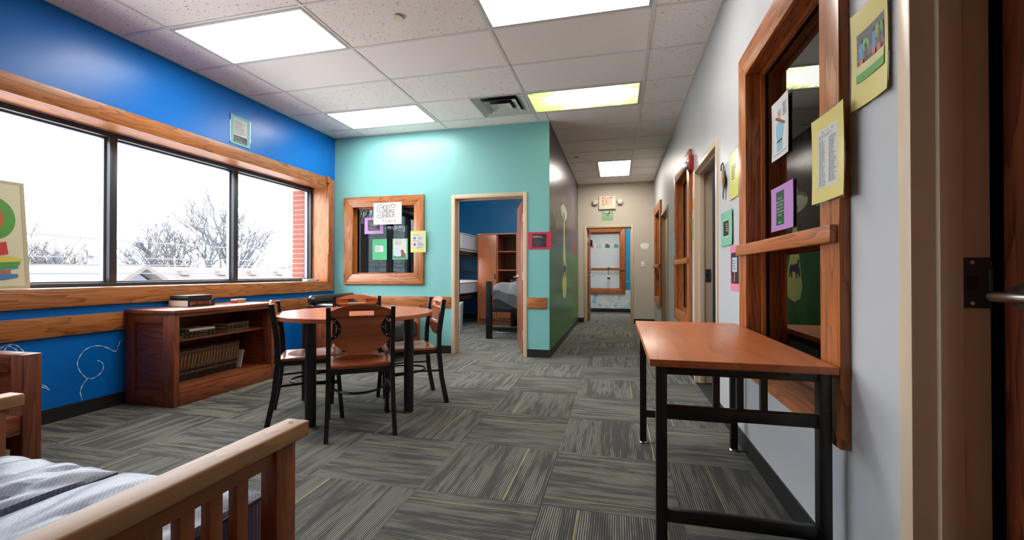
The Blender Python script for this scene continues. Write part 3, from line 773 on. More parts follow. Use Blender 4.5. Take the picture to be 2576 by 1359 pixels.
# ================================================================== furniture
# ---- dining chairs: black square tube frame, plywood seat and shield-shaped back
def back_curve(x, z): # how far the back leans and curves (local y)
    return -.196-(z-.47)*.115+.0
def chair_proto():
    t = thing('dining_chair', 'x', 'chair', group='chairs around the round table')
    for sx in (-1, 1):
        m = MB()
        pts = [(sx*.207, -.262, 0), (sx*.200, -.222, .20), (sx*.196, -.198, .44), (sx*.196, -.204, .58), (sx*.196, -.240, .835)]
        for p, q in zip(pts[:-1], pts[1:]): m.bar(p, (q[0], q[1], q[2]+.004), .027, .034, up=(0, 1, 0))
        m.build('back_post', 'blackmetal', t, world=False)
        MB().bar((sx*.205, .218, 0), (sx*.188, .185, .42), .024, .028, up=(0, 1, 0)).build('front_leg', 'blackmetal', t, world=False)
        MB().tube([(sx*.199, -.212, .265), (sx*.196, 0, .275), (sx*.196, .198, .265)], .0085, 8).build('side_stretcher', 'blackmetal', t, world=False)
    arc = [(.196*cos(a), .196-.33*sin(a), .258) for a in [pi*k/18 for k in range(19)]]
    MB().tube(arc, .0085, 8).build('curved_stretcher', 'blackmetal', t, world=False)
    m = MB()
    m.box(-.188, .188, .165, .19, .405, .437).box(-.188, .188, -.205, -.18, .405, .437).box(-.20, -.176, -.205, .19, .405, .437).box(.176, .20, -.205, .19, .405, .437)
    m.build('seat_frame', 'blackmetal', t, world=False, bevel=.003)
    # dished plywood seat
    N = 18; top, bot = [], []
    def sp(u, v):
        x = (u-.5)*(.418-.02*(1-v)); y = -.19+v*.412
        rr = math.hypot((u-.5)/.40, (v-.47)/.36)
        dip = -.016*max(0, 1-rr**2)**.8
        edge = max(abs(u-.5)*2, abs(v-.5)*2); e = -.006*max(0, (edge-.9)/.1)**2
        return x, y, .460+dip+e
    vs = [sp(i/N, j/N) for j in range(N+1) for i in range(N+1)]; n1 = len(vs)
    vs += [(x, y, .438) for x, y, z in vs]
    fs = []
    for j in range(N):
        for i in range(N):
            a = j*(N+1)+i; q = (a, a+1, a+N+2, a+N+1); fs.append(q); fs.append(tuple(n1+k for k in reversed(q)))
    ring = [i for i in range(N+1)]+[j*(N+1)+N for j in range(1, N+1)]+[N*(N+1)+i for i in range(N-1, -1, -1)]+[j*(N+1) for j in range(N-1, 0, -1)]
    for p, q in zip(ring, ring[1:]+ring[:1]): fs.append((p, p+n1, q+n1, q))
    MB().add(vs, fs).build('seat', 'seatwood', t, world=False, smooth=True)
    # backrest
    half = [(0, .858)]+[(.182*s, .858-.042*(s**2)) for s in (.2, .4, .6, .8, 1.0)]
    half += [(.182, .775)]
    for k in range(9):
        a = pi/2+pi*k/8; half.append((.192+.052*cos(a)*1.05, .705+.062*sin(a)))
    half += [(.178, .632), (.172, .618), (.15, .590), (.11, .563), (.06, .545), (0, .539)]
    outer = half+[(-x, z) for x, z in reversed(half[1:-1])]
    hole = []
    for (cx, cz, a0) in ((.068, .806, 0), (-.068, .806, pi/2), (-.068, .790, pi), (.068, .790, 3*pi/2)):
        for k in range(4):
            a = a0+pi/2*k/3; hole.append((cx+.007*cos(a), cz+.007*sin(a)))
    def bf(x, z, d): return (x, back_curve(x, z)-.012+d-.016*(1-(x/.19)**2), z)
    MB().prism([outer, hole], bf, 0, .011).build('backrest', 'chairwood', t, world=False, bevel=.0015, seg=1)
    for sx in (-1, 1):
        oc = [(sx*(.196+.074*cos(a)*1.0), .705+.076*sin(a)) for a in [pi*.56+pi*.88*k/12 for k in range(13)]]
        ic = [(sx*(.196+.050*cos(a)*1.0), .705+.058*sin(a)) for a in [pi*.56+pi*.88*k/12 for k in range(13)]]
        br = MB().prism([oc+ic[::-1]], bf, -.003, .014).build('back_bracket', 'blackmetal', t, world=False)
        for a in (pi*.72, pi, pi*1.28):
            x, z = sx*(.196+.063*cos(a)), .705+.066*sin(a); y = bf(x, z, 0)[1]
            MB().cyl((x, y-.0055, z), (x, y-.003, z), .004, 10).build('rivet', 'chrome', br, world=False)
        x, z = sx*.196, .838
    return t
ch = chair_proto()
spots = [((-1.734, 2.663), .615, 'dining chair with its back to the camera, nearest of the four'),
         ((-1.690, 3.300), 2.257, 'dining chair right of the round table near the bedroom door'),
         ((-2.250, 2.810), -.927, 'dining chair left of the round table beside the bookcase'),
         ((-2.200, 3.350), .615+pi, 'dining chair at the far side of the table facing the camera')]
for i, (p, rz, lb) in enumerate(spots):
    o = ch if i == 0 else copy_tree(ch)
    o.location = (p[0], p[1], 0); o.rotation_euler = (0, 0, rz); o['label'] = 'black framed wooden '+lb

# ---- round table
tcx, tcy, tr = -1.998, 3.03, .585
t = thing('round_table', 'round table with brown laminate top and thick black tube legs', 'table', (tcx, tcy, 0))
MB().lathe((tcx, tcy, .722), [(tr-.002, 0), (tr, .003), (tr, .027), (tr-.003, .030)], 72).build('tabletop', 'roundtop', t, smooth=True)
for (x, y) in ((-2.043, 2.554), (-1.537, 3.0), (-2.489, 3.06), (-1.983, 3.506)):
    lg = MB().cyl((x, y, .012), (x, y, .716), .036, 24).build('leg', 'blackmetal', t, smooth=True)
    MB().lathe((x, y, 0), [(.022, 0), (.026, .003), (.026, .012)]).build('foot_glide', 'chrome', lg, smooth=True)
    B(x-.06, x+.06, y-.06, y+.06, .716, .722).build('mounting_plate', 'blackmetal', lg)

# ---- desk under the right-hand window
DX0, DX1, DY0, DY1 = .110, .694, 1.605, 2.875
t = thing('desk', 'cherry topped desk on a black metal frame below the dark window', 'desk', ((DX0+DX1)/2, (DY0+DY1)/2, 0))
B(DX0, DX1, DY0, DY1, .724, .750).build('desktop', 'deskwood', t, bevel=.002)
lw_ = .038
for yy in (1.64, 2.80):
    for xx in (.134, .650):
        lg = B(xx, xx+lw_, yy, yy+lw_, .012, .723).build('leg', 'blackmetal', t, bevel=.002)
        MB().lathe((xx+lw_/2, yy+lw_/2, 0), [(.024, 0), (.026, .004), (.022, .012)]).build('foot_glide', 'chrome', lg, smooth=True)
    B(.172, .650, yy+.004, yy+lw_-.004, .690, .723).build('end_apron', 'blackmetal', t, bevel=.002)
    B(.172, .650, yy+.006, yy+lw_-.006, .535, .577).build('end_rail', 'blackmetal', t, bevel=.002)
    B(.172, .650, yy+.006, yy+lw_-.006, .160, .205).build('foot_rail', 'blackmetal', t, bevel=.002)
    for xx in (.327, .403, .478):
        B(xx, xx+.021, yy+.009, yy+lw_-.009, .577, .690).build('end_slat', 'blackmetal', t)
for xx in (.140, .662): B(xx, xx+.022, 1.678, 2.80, .690, .723).build('side_apron', 'blackmetal', t)
for (xx, zz) in ((.560, .708), (.672, .66), (.672, .60)):
    MB().cyl((xx, 1.638, zz), (xx, 1.6405, zz), .006, 10).build('bolt', 'gunmetal', t)

# ---- bookcase
bx0, bx1, by0, by1, bz = -3.862, -3.360, 2.655, 3.665, .762
t = thing('bookcase', 'low worn dark wooden bookcase standing against the blue wall', 'bookcase', ((bx0+bx1)/2, (by0+by1)/2, 0))
B(bx0, bx1+.012, by0-.012, by1+.012, .730, bz).build('top', 'oldwood_Y', t, bevel=.004)
for (ya, yb, s) in ((by0, by0+.030, -1), (by1-.030, by1, 1)):
    B(bx0, bx0+.095, ya, yb, 0, .7295).build('end_stile', 'darkold_Z', t, bevel=.002)
    B(bx1-.115, bx1-.022, ya, yb, 0, .7295).build('end_stile', 'darkold_Z', t, bevel=.002)
    B(bx0+.0955, bx1-.1155, ya, yb, .652, .7295).build('end_rail', 'darkold_X', t, bevel=.002)
    B(bx0+.0955, bx1-.1155, ya, yb, 0, .125).build('end_rail', 'darkold_X', t, bevel=.002)
    B(bx0+.0955, bx1-.1155, ya+.010, yb-.010, .125, .652).build('end_panel', 'darkold_X', t)
    B(bx1-.0215, bx1, ya, yb+(.012 if s < 0 else 0), 0, .7295).build('front_stile', 'oldwood_Z', t, bevel=.002)
B(bx0, bx0+.01, by0+.031, by1-.031, .14, .729).build('back_panel', 'darkold_Y', t)
B(bx0+.011, bx1-.008, by0+.043, by1-.031, .121, .139).build('bottom_shelf', 'oldwood_Y', t)
B(bx0+.011, bx1-.10, by0+.031, by1-.031, .494, .512).build('middle_shelf', 'oldwood_Y', t, bevel=.002)
B(bx1-.022, bx1, by0+.043, by1-.031, 0, .120).build('plinth', 'oldwood_Y', t, bevel=.002)
B(bx1-.022, bx1, by0+.043, by1-.031, .705, .7295).build('front_rail', 'oldwood_Y', t, bevel=.002)

# ---- books
def leaning(bm, y, tilt):  # rotate about the bottom edge line (x axis) through y, z0
    return bm
def book(label, cover, mbs, group=None): pass
plain('bk_brown', srgb(92,56,38), .45); plain('bk_black', srgb(24,22,22), .45); plain('bk_gold', srgb(196,160,92), .35, .6); plain('bk_label', srgb(40,32,30), .5); plain('bk_page', srgb(226,218,196), .8)
ORD = ['first', 'second', 'third', 'fourth', 'fifth', 'sixth', 'seventh', 'eighth', 'ninth', 'tenth', 'eleventh', 'twelfth', 'thirteenth', 'fourteenth', 'fifteenth', 'sixteenth', 'seventeenth', 'eighteenth', 'nineteenth', 'twentieth', 'twenty-first', 'twenty-second', 'twenty-third', 'twenty-fourth']
def enc_book():
    o = thing('encyclopedia_volume', 'x', 'book', group='encyclopedia volumes on the bottom shelf')
    th, hh, dp = .0295, .262, .20        # local: spine at x=0 facing +x, thickness along y
    m = MB().box(-dp, 0, 0, .0025, 0, hh).box(-dp, 0, th-.0025, th, 0, hh)
    N = 7; pts = [(0.0+.007*sin(pi*k/N), th*k/N) for k in range(N+1)]
    pl = [(-.003, 0)]+pts+[(-.003, th)]
    m.prism([pl], lambda u, v, d: (u, v, d), 0, hh)
    c = m.build('cover', 'bk_brown', o, world=False, smooth=True)
    B(-dp+.004, -.0031, .0026, th-.0026, .004, hh-.004).build('page_block', 'bk_page', o, world=False)
    bands = MB()
    for (z0, z1) in ((0, .052), (.066, .092), (hh-.016, hh)):
        bands.prism([[(u+.0006, v) for u, v in pts]+[(-.0025, th-.0026), (-.0025, .0026)]], lambda u, v, d: (u, v, d), z0, z1)
    bands.build('spine_bands', 'bk_black', c, world=False)['kind'] = 'stuff'
    g = MB()
    for z in (.054, .064, .094, .108, hh-.02):
        g.prism([[(u+.0009, v) for u, v in pts]+[(-.0025, th-.0026), (-.0025, .0026)]], lambda u, v, d: (u, v, d), z, z+.0022)
    for k in range(8):
        z = .118+k*.012
        g.box(.0070, .0078, th*.34, th*.66, z, z+.008)
    g.build('gilt_lettering', 'bk_gold', c, world=False)['kind'] = 'stuff'
    return o
eb = enc_book(); y = 2.702
for k in range(24):
    o = eb if k == 0 else copy_tree(eb)
    o.location = (-3.585+random.uniform(-.005, .005), y, .1395+.0047); o.rotation_euler = (R(-9), 0, 0)
    o['label'] = ORD[k]+' brown encyclopedia volume from the left on the bottom shelf'
    y += .0305
o = thing('pamphlet', 'thin white pamphlet leaning after the encyclopedia row', 'booklet', (-3.56, y+.022, .1395+.0026)); o.rotation_euler = (R(-14), 0, 0)
B(-.15, 0, 0, .005, 0, .17).build('cover', 'p_white', o, world=False); B(-.149, -.001, .0052, .010, .001, .168).build('pages', 'bk_page', o, world=False)
def flat_book(label, x, y, z, w_, d_, h_, mat, rz=0, spine='gold', cat='book', group='books lying on the upper shelf', txt=None, tcol='bk_gold'):
    o = thing('book', label, cat, (x, y, z), rz, group)   # spine faces +x, length along y
    m = MB().box(-d_, 0, 0, w_, 0, .0025).box(-d_, 0, 0, w_, h_-.0025, h_).box(-.003, 0, 0, w_, .0025, h_-.0025)
    m.build('cover', mat, o, world=False); B(-d_+.005, -.0031, .003, w_-.003, .0026, h_-.0026).build('page_block', 'bk_page', o, world=False)
    if spine == 'gold':
        g = MB()
        for yy in (.02, .06, w_-.06, w_-.022): g.box(0, .0006, yy, yy+.003, .003, h_-.003)
        g.build('gilt_bands', 'bk_gold', o, world=False)['kind'] = 'stuff'
    if txt:
        vs, fs = text_polys(txt, h_*.62, 'CENTER')
        MB().add([(.0008, w_/2+u, h_*.3+v) for u, v in vs], fs).build('spine_lettering', tcol, o, world=False)['kind'] = 'stuff'
    return o
SX = -3.475
flat_book('brown book lying leftmost on the upper shelf, lower of two', SX, 2.715, .5125, .11, .19, .026, 'bk_brown')
flat_book('black book lying leftmost on the upper shelf, upper of two', SX-.01, 2.715, .539, .13, .18, .024, 'bk_black')
flat_book('black yearbook at the bottom of the middle upper-shelf stack', SX, 2.870, .5125, .255, .19, .026, 'bk_black', txt='YEAR BOOK')
flat_book('black yearbook in the middle of the upper-shelf stack', SX-.004, 2.880, .539, .25, .19, .025, 'bk_black', txt='YEAR BOOK')
flat_book('tan book on top of the two black yearbooks', SX-.002, 2.875, .5645, .235, .18, .018, 'bk_page', spine=None)
for q, (mt, wd_) in enumerate((('bk_brown', .25), ('bk_black', .24), ('bk_brown', .24))):
    flat_book(f'{("brown bottom", "black middle", "brown top")[q]} book of the right stack on the upper shelf', SX-.005*q, 3.225+.01*q, .5125+.0265*q, wd_, .18, .026, mt, txt='YEAR BOOK' if q == 0 else None)
# dictionary pile on top
dz = bz
o = flat_book('thick black dictionary with orange lettering on the bookcase', -3.600, 2.962, dz, .262, .215, .058, 'bk_black', R(1.5), None, 'book', None)
vs, fs = text_polys('dic·tion·ary', .040, 'CENTER')
MB().add([(.0008, .125+u, .020+v) for u, v in vs], fs).build('title_lettering', 'p_dorange', o, world=False)['kind'] = 'stuff'
m = MB()
for yy in (.018, .026, .034, .205, .213, .221): m.box(.0, .0006, yy, yy+.004, .012, .046)
m.build('spine_marks', 'inkgrey', o, world=False)['kind'] = 'stuff'
o = thing('black_case', 'flat black case lying on top of the dictionary', 'case', (-3.602, 2.965, dz+.0585), R(1.5))
B(-.20, 0, .0, .235, 0, .030).build('case_base', 'bk_black', o, world=False, bevel=.006); B(-.202, .002, -.002, .237, .0305, .038).build('case_lid', 'black', o, world=False, bevel=.003)
o = thing('card_box', 'small red and white card game box on the bookcase', 'box', (-3.625, 3.475, dz), R(2))
B(-.07, 0, 0, .115, 0, .020).build('box_base', 'p_red', o, world=False, bevel=.001); B(-.071, .001, -.001, .116, .0205, .036).build('box_lid', 'p_white', o, world=False, bevel=.002)
m = MB()
for yy, ww in ((.015, .035), (.058, .012), (.075, .012), (.095, .01)): m.box(.0, .0007, yy, yy+ww, .006, .015)
m.build('printed_marks', 'p_yellow', o, world=False)['kind'] = 'stuff'
m = MB()
for yy in (.01, .05, .09): m.box(.001, .0017, yy, yy+.02, .024, .033)
m.build('lid_marks', 'p_red', o, world=False)['kind'] = 'stuff'
# box on the window sill
o = thing('sill_box', 'small white and silver box on the window sill corner', 'box', (-4.02, 4.86, WIN_Z0), R(4))
B(0, .075, 0, .17, 0, .034).build('sleeve', 'p_ltblue', o, world=False, bevel=.003); B(.002, .073, .171, .255, .001, .033).build('tray', 'ivory', o, world=False, bevel=.002)
m = MB()
for yy in (.02, .06, .105): m.box(.0755, .0762, yy, yy+.028, .006, .020)
m.build('printed_panel', 'p_white', o, world=False)['kind'] = 'stuff'
m = MB().box(.0735, .0742, .19, .212, .006, .028); m.build('window_cutout', 'p_brown', o, world=False); B(.0735, .0742, .222, .245, .006, .028).build('dark_cutout', 'p_grey', o, world=False)

# ---- vinyl armchair with plank sides in the corner
ax0, ax1, ay0, ay1 = -3.60, -2.50, 4.36, 5.20
t = thing('armchair', 'wooden plank sided armchair with black vinyl cushions in the corner', 'armchair', ((ax0+ax1)/2, (ay0+ay1)/2, 0))
for yy in (ay0, ay1-.04):
    for xx, xw in ((ax0, .085), (ax1-.085, .085)): B(xx, xx+xw, yy, yy+.04, 0, .60).build('side_post', 'stained_Z', t, bevel=.004)
    n = 8; x0 = ax0+.086; ww = (ax1-ax0-.172)/n
    for k in range(n): B(x0+k*ww+.0008, x0+(k+1)*ww-.0008, yy+.008, yy+.032, .06, .52).build('side_plank', 'oldwood_Z', t, bevel=.002)
    B(ax0-.01, ax1+.01, yy-.01, yy+.05, .601, .635).build('arm_cap', 'stained_X', t, bevel=.006)
B(ax0+.10, ax1-.02, ay0+.045, ay1-.045, .24, .44).build('seat_cushion', 'vinyl', t, bevel=.04, seg=4)
B(ax0+.02, ax1-.02, ay0+.045, ay1-.045, .14, .235).build('seat_base', 'stained_X', t)
B(ax0+.01, ax0+.24, ay0+.045, ay1-.045, .45, .70).build('back_cushion', 'vinyl', t, bevel=.05, seg=4)
MB().tube([(ax0+.12, ay0-.03, .735), (ax0+.12, ay0+.0, .735), (ax0+.12, ay1-.06, .735), (ax0+.12, ay1-.02, .735)], [.03, .058, .058, .03], 18).build('back_roll', 'vinyl', t, smooth=True)
MB().tube([(ax0+.16, ay0+.02, .665), (ax0+.2, ay0+.02, .668), (ax1-.12, ay0+.02, .668), (ax1-.07, ay0+.02, .66)], [.018, .032, .032, .018], 14).build('arm_pad', 'vinyl', t, smooth=True)

# ---- slatted futon loveseat in the foreground (runs along X, faces +Y)
sx0, sx1 = -2.225, -.922
t = thing('futon_sofa', 'slatted wooden futon loveseat with blue grey vinyl cushions in the foreground', 'sofa', ((sx0+sx1)/2, .70, 0))
for (xa, s) in ((sx1-.078, 1), (sx0-.02, -1)):
    xo = xa+.039
    B(xa, xa+.078, .22, 1.150, .556, .602).build('arm_cap', 'pine_Y', t, bevel=.006, seg=3)
    B(xo-.030, xo+.026, 1.032, 1.106, 0, .5555).build('front_post', 'stained_Z', t, bevel=.004)
    B(xo-.030, xo+.026, .26, .335, 0, .5555).build('rear_post', 'stained_Z', t, bevel=.004)
    B(xo-.020, xo+.016, .336, 1.0315, .510, .5555).build('arm_rail', 'stained_Y', t, bevel=.002)
    B(xo-.020, xo+.016, .336, 1.0315, .12, .17).build('lower_rail', 'stained_Y', t, bevel=.002)
    for y0 in (.914, .838, .765, .692, .62, .547, .475, .40):
        B(xo-.016, xo+.012, y0, y0+.036, .1705, .5095).build('arm_slat', 'stained_Z', t, bevel=.002)
    if s > 0:
        for (px_, py_) in ((-.965, 1.12), (-.957, 1.112)):
            MB().cyl((px_, py_, .6015), (px_, py_, .6027), .006, 10).build('screw_plug', 'p_grey', t)
B(sx0+.055, sx1-.085, 1.02, 1.055, .14, .235).build('front_rail', 'stained_X', t, bevel=.003)
B(sx0+.055, sx1-.085, .27, .30, .14, .70).build('back_frame', 'stained_X', t, bevel=.003)
for k in range(9): B(sx0+.06, sx1-.09, .32+k*.078, .37+k*.078, .215, .234).build('seat_slat', 'stained_X', t)
def cushion(nm, x0, x1, y0, y1, z0, z1, mat, par, puff=.03, seed=0, crease=0):
    N, M = 26, 26; rnd = random.Random(seed)
    cr = [(rnd.uniform(.15, .9), rnd.uniform(.1, .9), rnd.uniform(-.5, .5), rnd.uniform(.02, .05)) for _ in range(crease)]
    def e(t): return (1-abs(2*t-1)**5)
    vs = []
    for side in (1, -1):
        for j in range(M+1):
            for i in range(N+1):
                u, v = i/N, j/M
                k = (e(u)*e(v))**.5
                ins = .018*(1-k)
                x = x0+u*(x1-x0)+(ins if u < .5 else -ins)*(1-e(u)); y = y0+v*(y1-y0)+(ins if v < .5 else -ins)*(1-e(v))
                zt = z1-.032+.032*k+puff*(1-(2*u-1)**2)*(1-(2*v-1)**2)
                for cu, cv, cs, cwid in cr:
                    d = (u-cu)+cs*(v-cv); zt -= .011*math.exp(-(d/cwid)**2)*k
                z = zt if side > 0 else z0+.03*(1-k)
                vs.append((x, y, z))
    n1 = (N+1)*(M+1); fs = []
    for j in range(M):
        for i in range(N):
            a = j*(N+1)+i; q = (a, a+1, a+N+2, a+N+1); fs.append(q); fs.append(tuple(n1+k for k in reversed(q)))
    ring = [i for i in range(N+1)]+[j*(N+1)+N for j in range(1, M+1)]+[M*(N+1)+i for i in range(N-1, -1, -1)]+[j*(N+1) for j in range(M-1, 0, -1)]
    for p, q in zip(ring, ring[1:]+ring[:1]): fs.append((p, p+n1, q+n1, q))
    o = MB().add(vs, fs).build(nm, mat, par, smooth=True)
    m = MB(); loop = [vs[i] for i in ring]
    m.tube([(p[0], p[1], p[2]-.002) for p in loop+loop[:1]], .005, 6); m.build('piping', 'black', o, smooth=True)
    return o
cushion('seat_cushion', -1.605, sx1-.085, .34, 1.105, .236, .424, 'vinylweave', t, .010, 3, 3)
cushion('seat_cushion', sx0+.06, -1.606, .34, 1.110, .236, .420, 'vinylweave', t, .022, 5, 7)
cushion('back_cushion', sx0+.06, sx1-.085, .302, .338, .42, .68, 'vinylweave', t, .0, 6, 0)

# ---- dark wooden bench by the blue wall, just entering at the left edge
hx0, hx1, hy0, hy1 = -3.84, -3.055, .30, 1.690
t = thing('wooden_bench', 'dark stained wooden bench end at the left edge beside the blue wall', 'bench', ((hx0+hx1)/2, (hy0+hy1)/2, 0))
for (ya, yb) in ((hy1-.078, hy1), (hy0, hy0+.078)):
    B(hx1-.10, hx1, ya, yb, 0, .620).build('end_post', 'darkold_Z', t, bevel=.005)
    B(hx0, hx0+.10, ya, yb, 0, .620).build('end_post', 'darkold_Z', t, bevel=.005)
    B(hx0+.1005, hx1-.1005, ya, yb, .52, .619).build('arm_beam', 'darkold_X', t, bevel=.004)
    B(hx0+.1005, hx1-.1005, ya+.02, yb-.02, .10, .5195).build('end_panel', 'darkold_X', t)
B(hx0+.05, hx1-.01, hy0+.079, hy1-.079, .20, .30).build('seat_board', 'darkold_Y', t, bevel=.004)
B(hx0, hx0+.06, hy0+.079, hy1-.079, .301, .60).build('back_board', 'darkold_Y', t, bevel=.004)

# ================================================================== papers, posters and signs
def poster(label, O, U, N, wd, ht, mat, prints=(), name='poster', cat='poster', curl=.0, gap=.001, lam=False, group=None, tilt=0):
    U, N, O = Vector(U), Vector(N), Vector(O); Zv = Vector((0, 0, 1))
    if tilt:
        rm = Matrix.Rotation(tilt, 3, N); U2, Z2 = rm @ U, rm @ Zv
    else: U2, Z2 = U, Zv
    def bend(u, v): return gap+curl*((2*u-1)**2*.5+(v-.5)**2*1.2)
    def P(u, v, d): return O+U2*(u*wd)-Z2*(v*ht)+N*(bend(u, v)+d)
    t = thing(name, label, cat, tuple(O+U2*wd/2-Z2*ht), group=group)
    def sheet(u0, v0, u1, v1, d0, d1, n=8):
        vs = [P(u0+(u1-u0)*i/n, v0+(v1-v0)*j/n, d) for d in (d0, d1) for j in range(n+1) for i in range(n+1)]
        k = (n+1)**2; fs = []
        for j in range(n):
            for i in range(n):
                a = j*(n+1)+i; q = (a, a+1, a+n+2, a+n+1); fs += [q, tuple(k+x for x in reversed(q))]
        ring = [i for i in range(n+1)]+[j*(n+1)+n for j in range(1, n+1)]+[n*(n+1)+i for i in range(n-1, -1, -1)]+[j*(n+1) for j in range(n-1, 0, -1)]
        fs += [(p, p+k, q+k, q) for p, q in zip(ring, ring[1:]+ring[:1])]
        return MB().add(vs, fs)
    sheet(0, 0, 1, 1, 0, .0008).build('paper', mat, t)
    if lam: sheet(-.025, -.02, 1.025, 1.03, -.0007, -.0002).build('laminate', 'lamination', t)
    for li, pr in enumerate(prints):
        nm, kind, pm = pr[:3]; d = .0009+.00022*li; m = MB()
        if kind == 'rect': m = sheet(*pr[3:7], d, d+.0001, 4)
        elif kind == 'poly':
            for pts in pr[3]: m.prism([pts], P, d, d+.0001)
        elif kind == 'text':
            _, _, _, s, u, v, size, al = pr
            vs, fs = text_polys(s, size, al); m.add([P(u+a/wd, v-b/ht, d) for a, b in vs], fs)
        elif kind == 'lines':
            u0, u1, v0, v1, n = pr[3:8]; rn = random.Random(li*7+n)
            for k in range(n):
                v = v0+(v1-v0)*(k+.25)/n; hh = (v1-v0)/n*.5; u = u0; ue = u0+(u1-u0)*rn.uniform(.55, 1)
                while u < ue:
                    wl_ = min(rn.uniform(.03, .11), ue-u); vs = [P(a, b, d) for a, b in ((u, v), (u+wl_, v), (u+wl_, v+hh), (u, v+hh))]
                    m.add(vs, [(0, 1, 2, 3)]); u += wl_+.018
        elif kind == 'circle':
            u, v, r = pr[3:6]
            m.prism([[(u+r/wd*cos(2*pi*k/24), v+r/ht*sin(2*pi*k/24)) for k in range(24)]], P, d, d+.0001)
        if not m.v: continue
        o = m.build(nm, pm, t)
        if kind in ('text', 'lines', 'poly'): o['kind'] = 'stuff'
    return t
UT, NT_ = (1, 0, 0), (0, -1, 0)       # teal and end walls
UR, NR = (0, -1, 0), (-1, 0, 0)       # right wall
UB, NB = (0, 1, 0), (1, 0, 0)         # blue wall
# --- teal window
YC = YT-.0335                           # front of the oak casing
YG = YT+.071                            # room side of that pane
vsS = None
def ell(cx, cy, rx, ry, a0=0, a1=2*pi, n=24): return [(cx+rx*cos(a0+(a1-a0)*k/n), cy+ry*sin(a0+(a1-a0)*k/n)) for k in range(n+(0 if abs(a1-a0) >= 2*pi-1e-6 else 1))]
def stroke(pts, w_=.008, asp=1.0):
    out = []
    for (x0, y0), (x1, y1) in zip(pts[:-1], pts[1:]):
        dx, dy = x1-x0, y1-y0; l = math.hypot(dx, dy) or 1; nx, ny = -dy/l*w_/2, dx/l*w_/2*asp
        out.append([(x0+nx, y0+ny), (x1+nx, y1+ny), (x1-nx, y1-ny), (x0-nx, y0-ny)])
    return out
# bubble letters SAFE drawn as outlines, PLACE as single strokes
S1 = [(.36,.16),(.30,.10),(.20,.10),(.13,.20),(.12,.34),(.20,.44),(.26,.48),(.27,.56),(.22,.60),(.16,.57),(.13,.60),(.17,.68),(.26,.70),(.34,.62),(.34,.48),(.27,.40),(.21,.33),(.22,.23),(.28,.20),(.34,.26),(.36,.16)]
A1 = [(.33,.66),(.34,.40),(.37,.14),(.44,.13),(.47,.40),(.48,.66),(.44,.68),(.43,.55),(.38,.55),(.38,.67),(.33,.66)]
A2 = [(.39,.44),(.405,.27),(.425,.44),(.39,.44)]
F1 = [(.49,.66),(.48,.13),(.64,.11),(.64,.20),(.54,.22),(.54,.33),(.62,.33),(.62,.42),(.545,.43),(.55,.65),(.49,.66)]
E1 = [(.66,.14),(.66,.10),(.76,.10),(.77,.20),(.72,.25),(.66,.24)]
E2 = [(.57,.62),(.58,.36),(.72,.34),(.73,.42),(.64,.44),(.64,.47),(.72,.47),(.72,.54),(.65,.56),(.65,.58),(.74,.57),(.74,.65),(.58,.66),(.57,.62)]
PL = [[(.33,.92),(.33,.77),(.38,.78),(.38,.83),(.33,.84)], [(.44,.76),(.44,.92),(.49,.91)], [(.53,.93),(.56,.77),(.59,.93)], [(.54,.87),(.585,.87)], [(.69,.79),(.65,.78),(.64,.86),(.65,.92),(.70,.91)], [(.80,.80),(.75,.79),(.75,.92),(.80,.92)], [(.75,.86),(.79,.86)]]
drawn = []
for L in (S1, A1, A2, F1, E1, E2): drawn += stroke(L, .013, 1.4)
for L in PL: drawn += stroke(L, .009, 1.4)
poster('white hand lettered sign at the top of the teal window', (-3.246, YC, 2.015), UT, NT_, .424, .298, 'p_white', [('hand_lettering', 'poly', 'ink', drawn)], 'paper_sign', 'sign', curl=.003)
poster('purple paper behind the white sign on the teal window', (-3.445, YG-.010, 1.83), UT, NT_, .292, .228, 'p_purple',
       [('printed_panel', 'rect', 'p_black', .18, .16, .82, .80), ('print_lines', 'lines', 'inkgrey', .21, .80, .22, .46, 3), ('print_lines', 'lines', 'p_lilac', .3, .7, .46, .54, 1), ('print_lines', 'lines', 'inkgrey', .21, .80, .56, .76, 4)], 'paper_sheet')
poster('green paper with a small white label on the teal window', (-3.32, YG-.010, 1.528), UT, NT_, .225, .288, 'p_green',
       [('white_label', 'rect', 'p_white', .20, .32, .74, .62), ('print_lines', 'lines', 'inkgrey', .24, .70, .36, .60, 5)], 'paper_sheet', curl=.004)
poster('green edged picture sheet low on the teal window', (-3.01, YG-.010, 1.530), UT, NT_, .232, .288, 'p_green',
       [('picture', 'rect', 'p_white', .06, .02, .90, .92), ('picture_lines', 'lines', 'inkgrey', .14, .8, .10, .32, 4), ('dark_figure', 'poly', 'p_brown', [ell(.62, .62, .12, .09), [(.52,.90),(.58,.70),(.72,.66),(.86,.72),(.86,.90)]]), ('pale_moon', 'poly', 'p_ltblue', [ell(.32, .62, .22, .2)]), ('ground_strip', 'poly', 'p_grey', [[(.06,.92),(.06,.80),(.3,.86),(.6,.84),(.9,.88),(.9,.92)]])], 'paper_sheet', curl=.004)
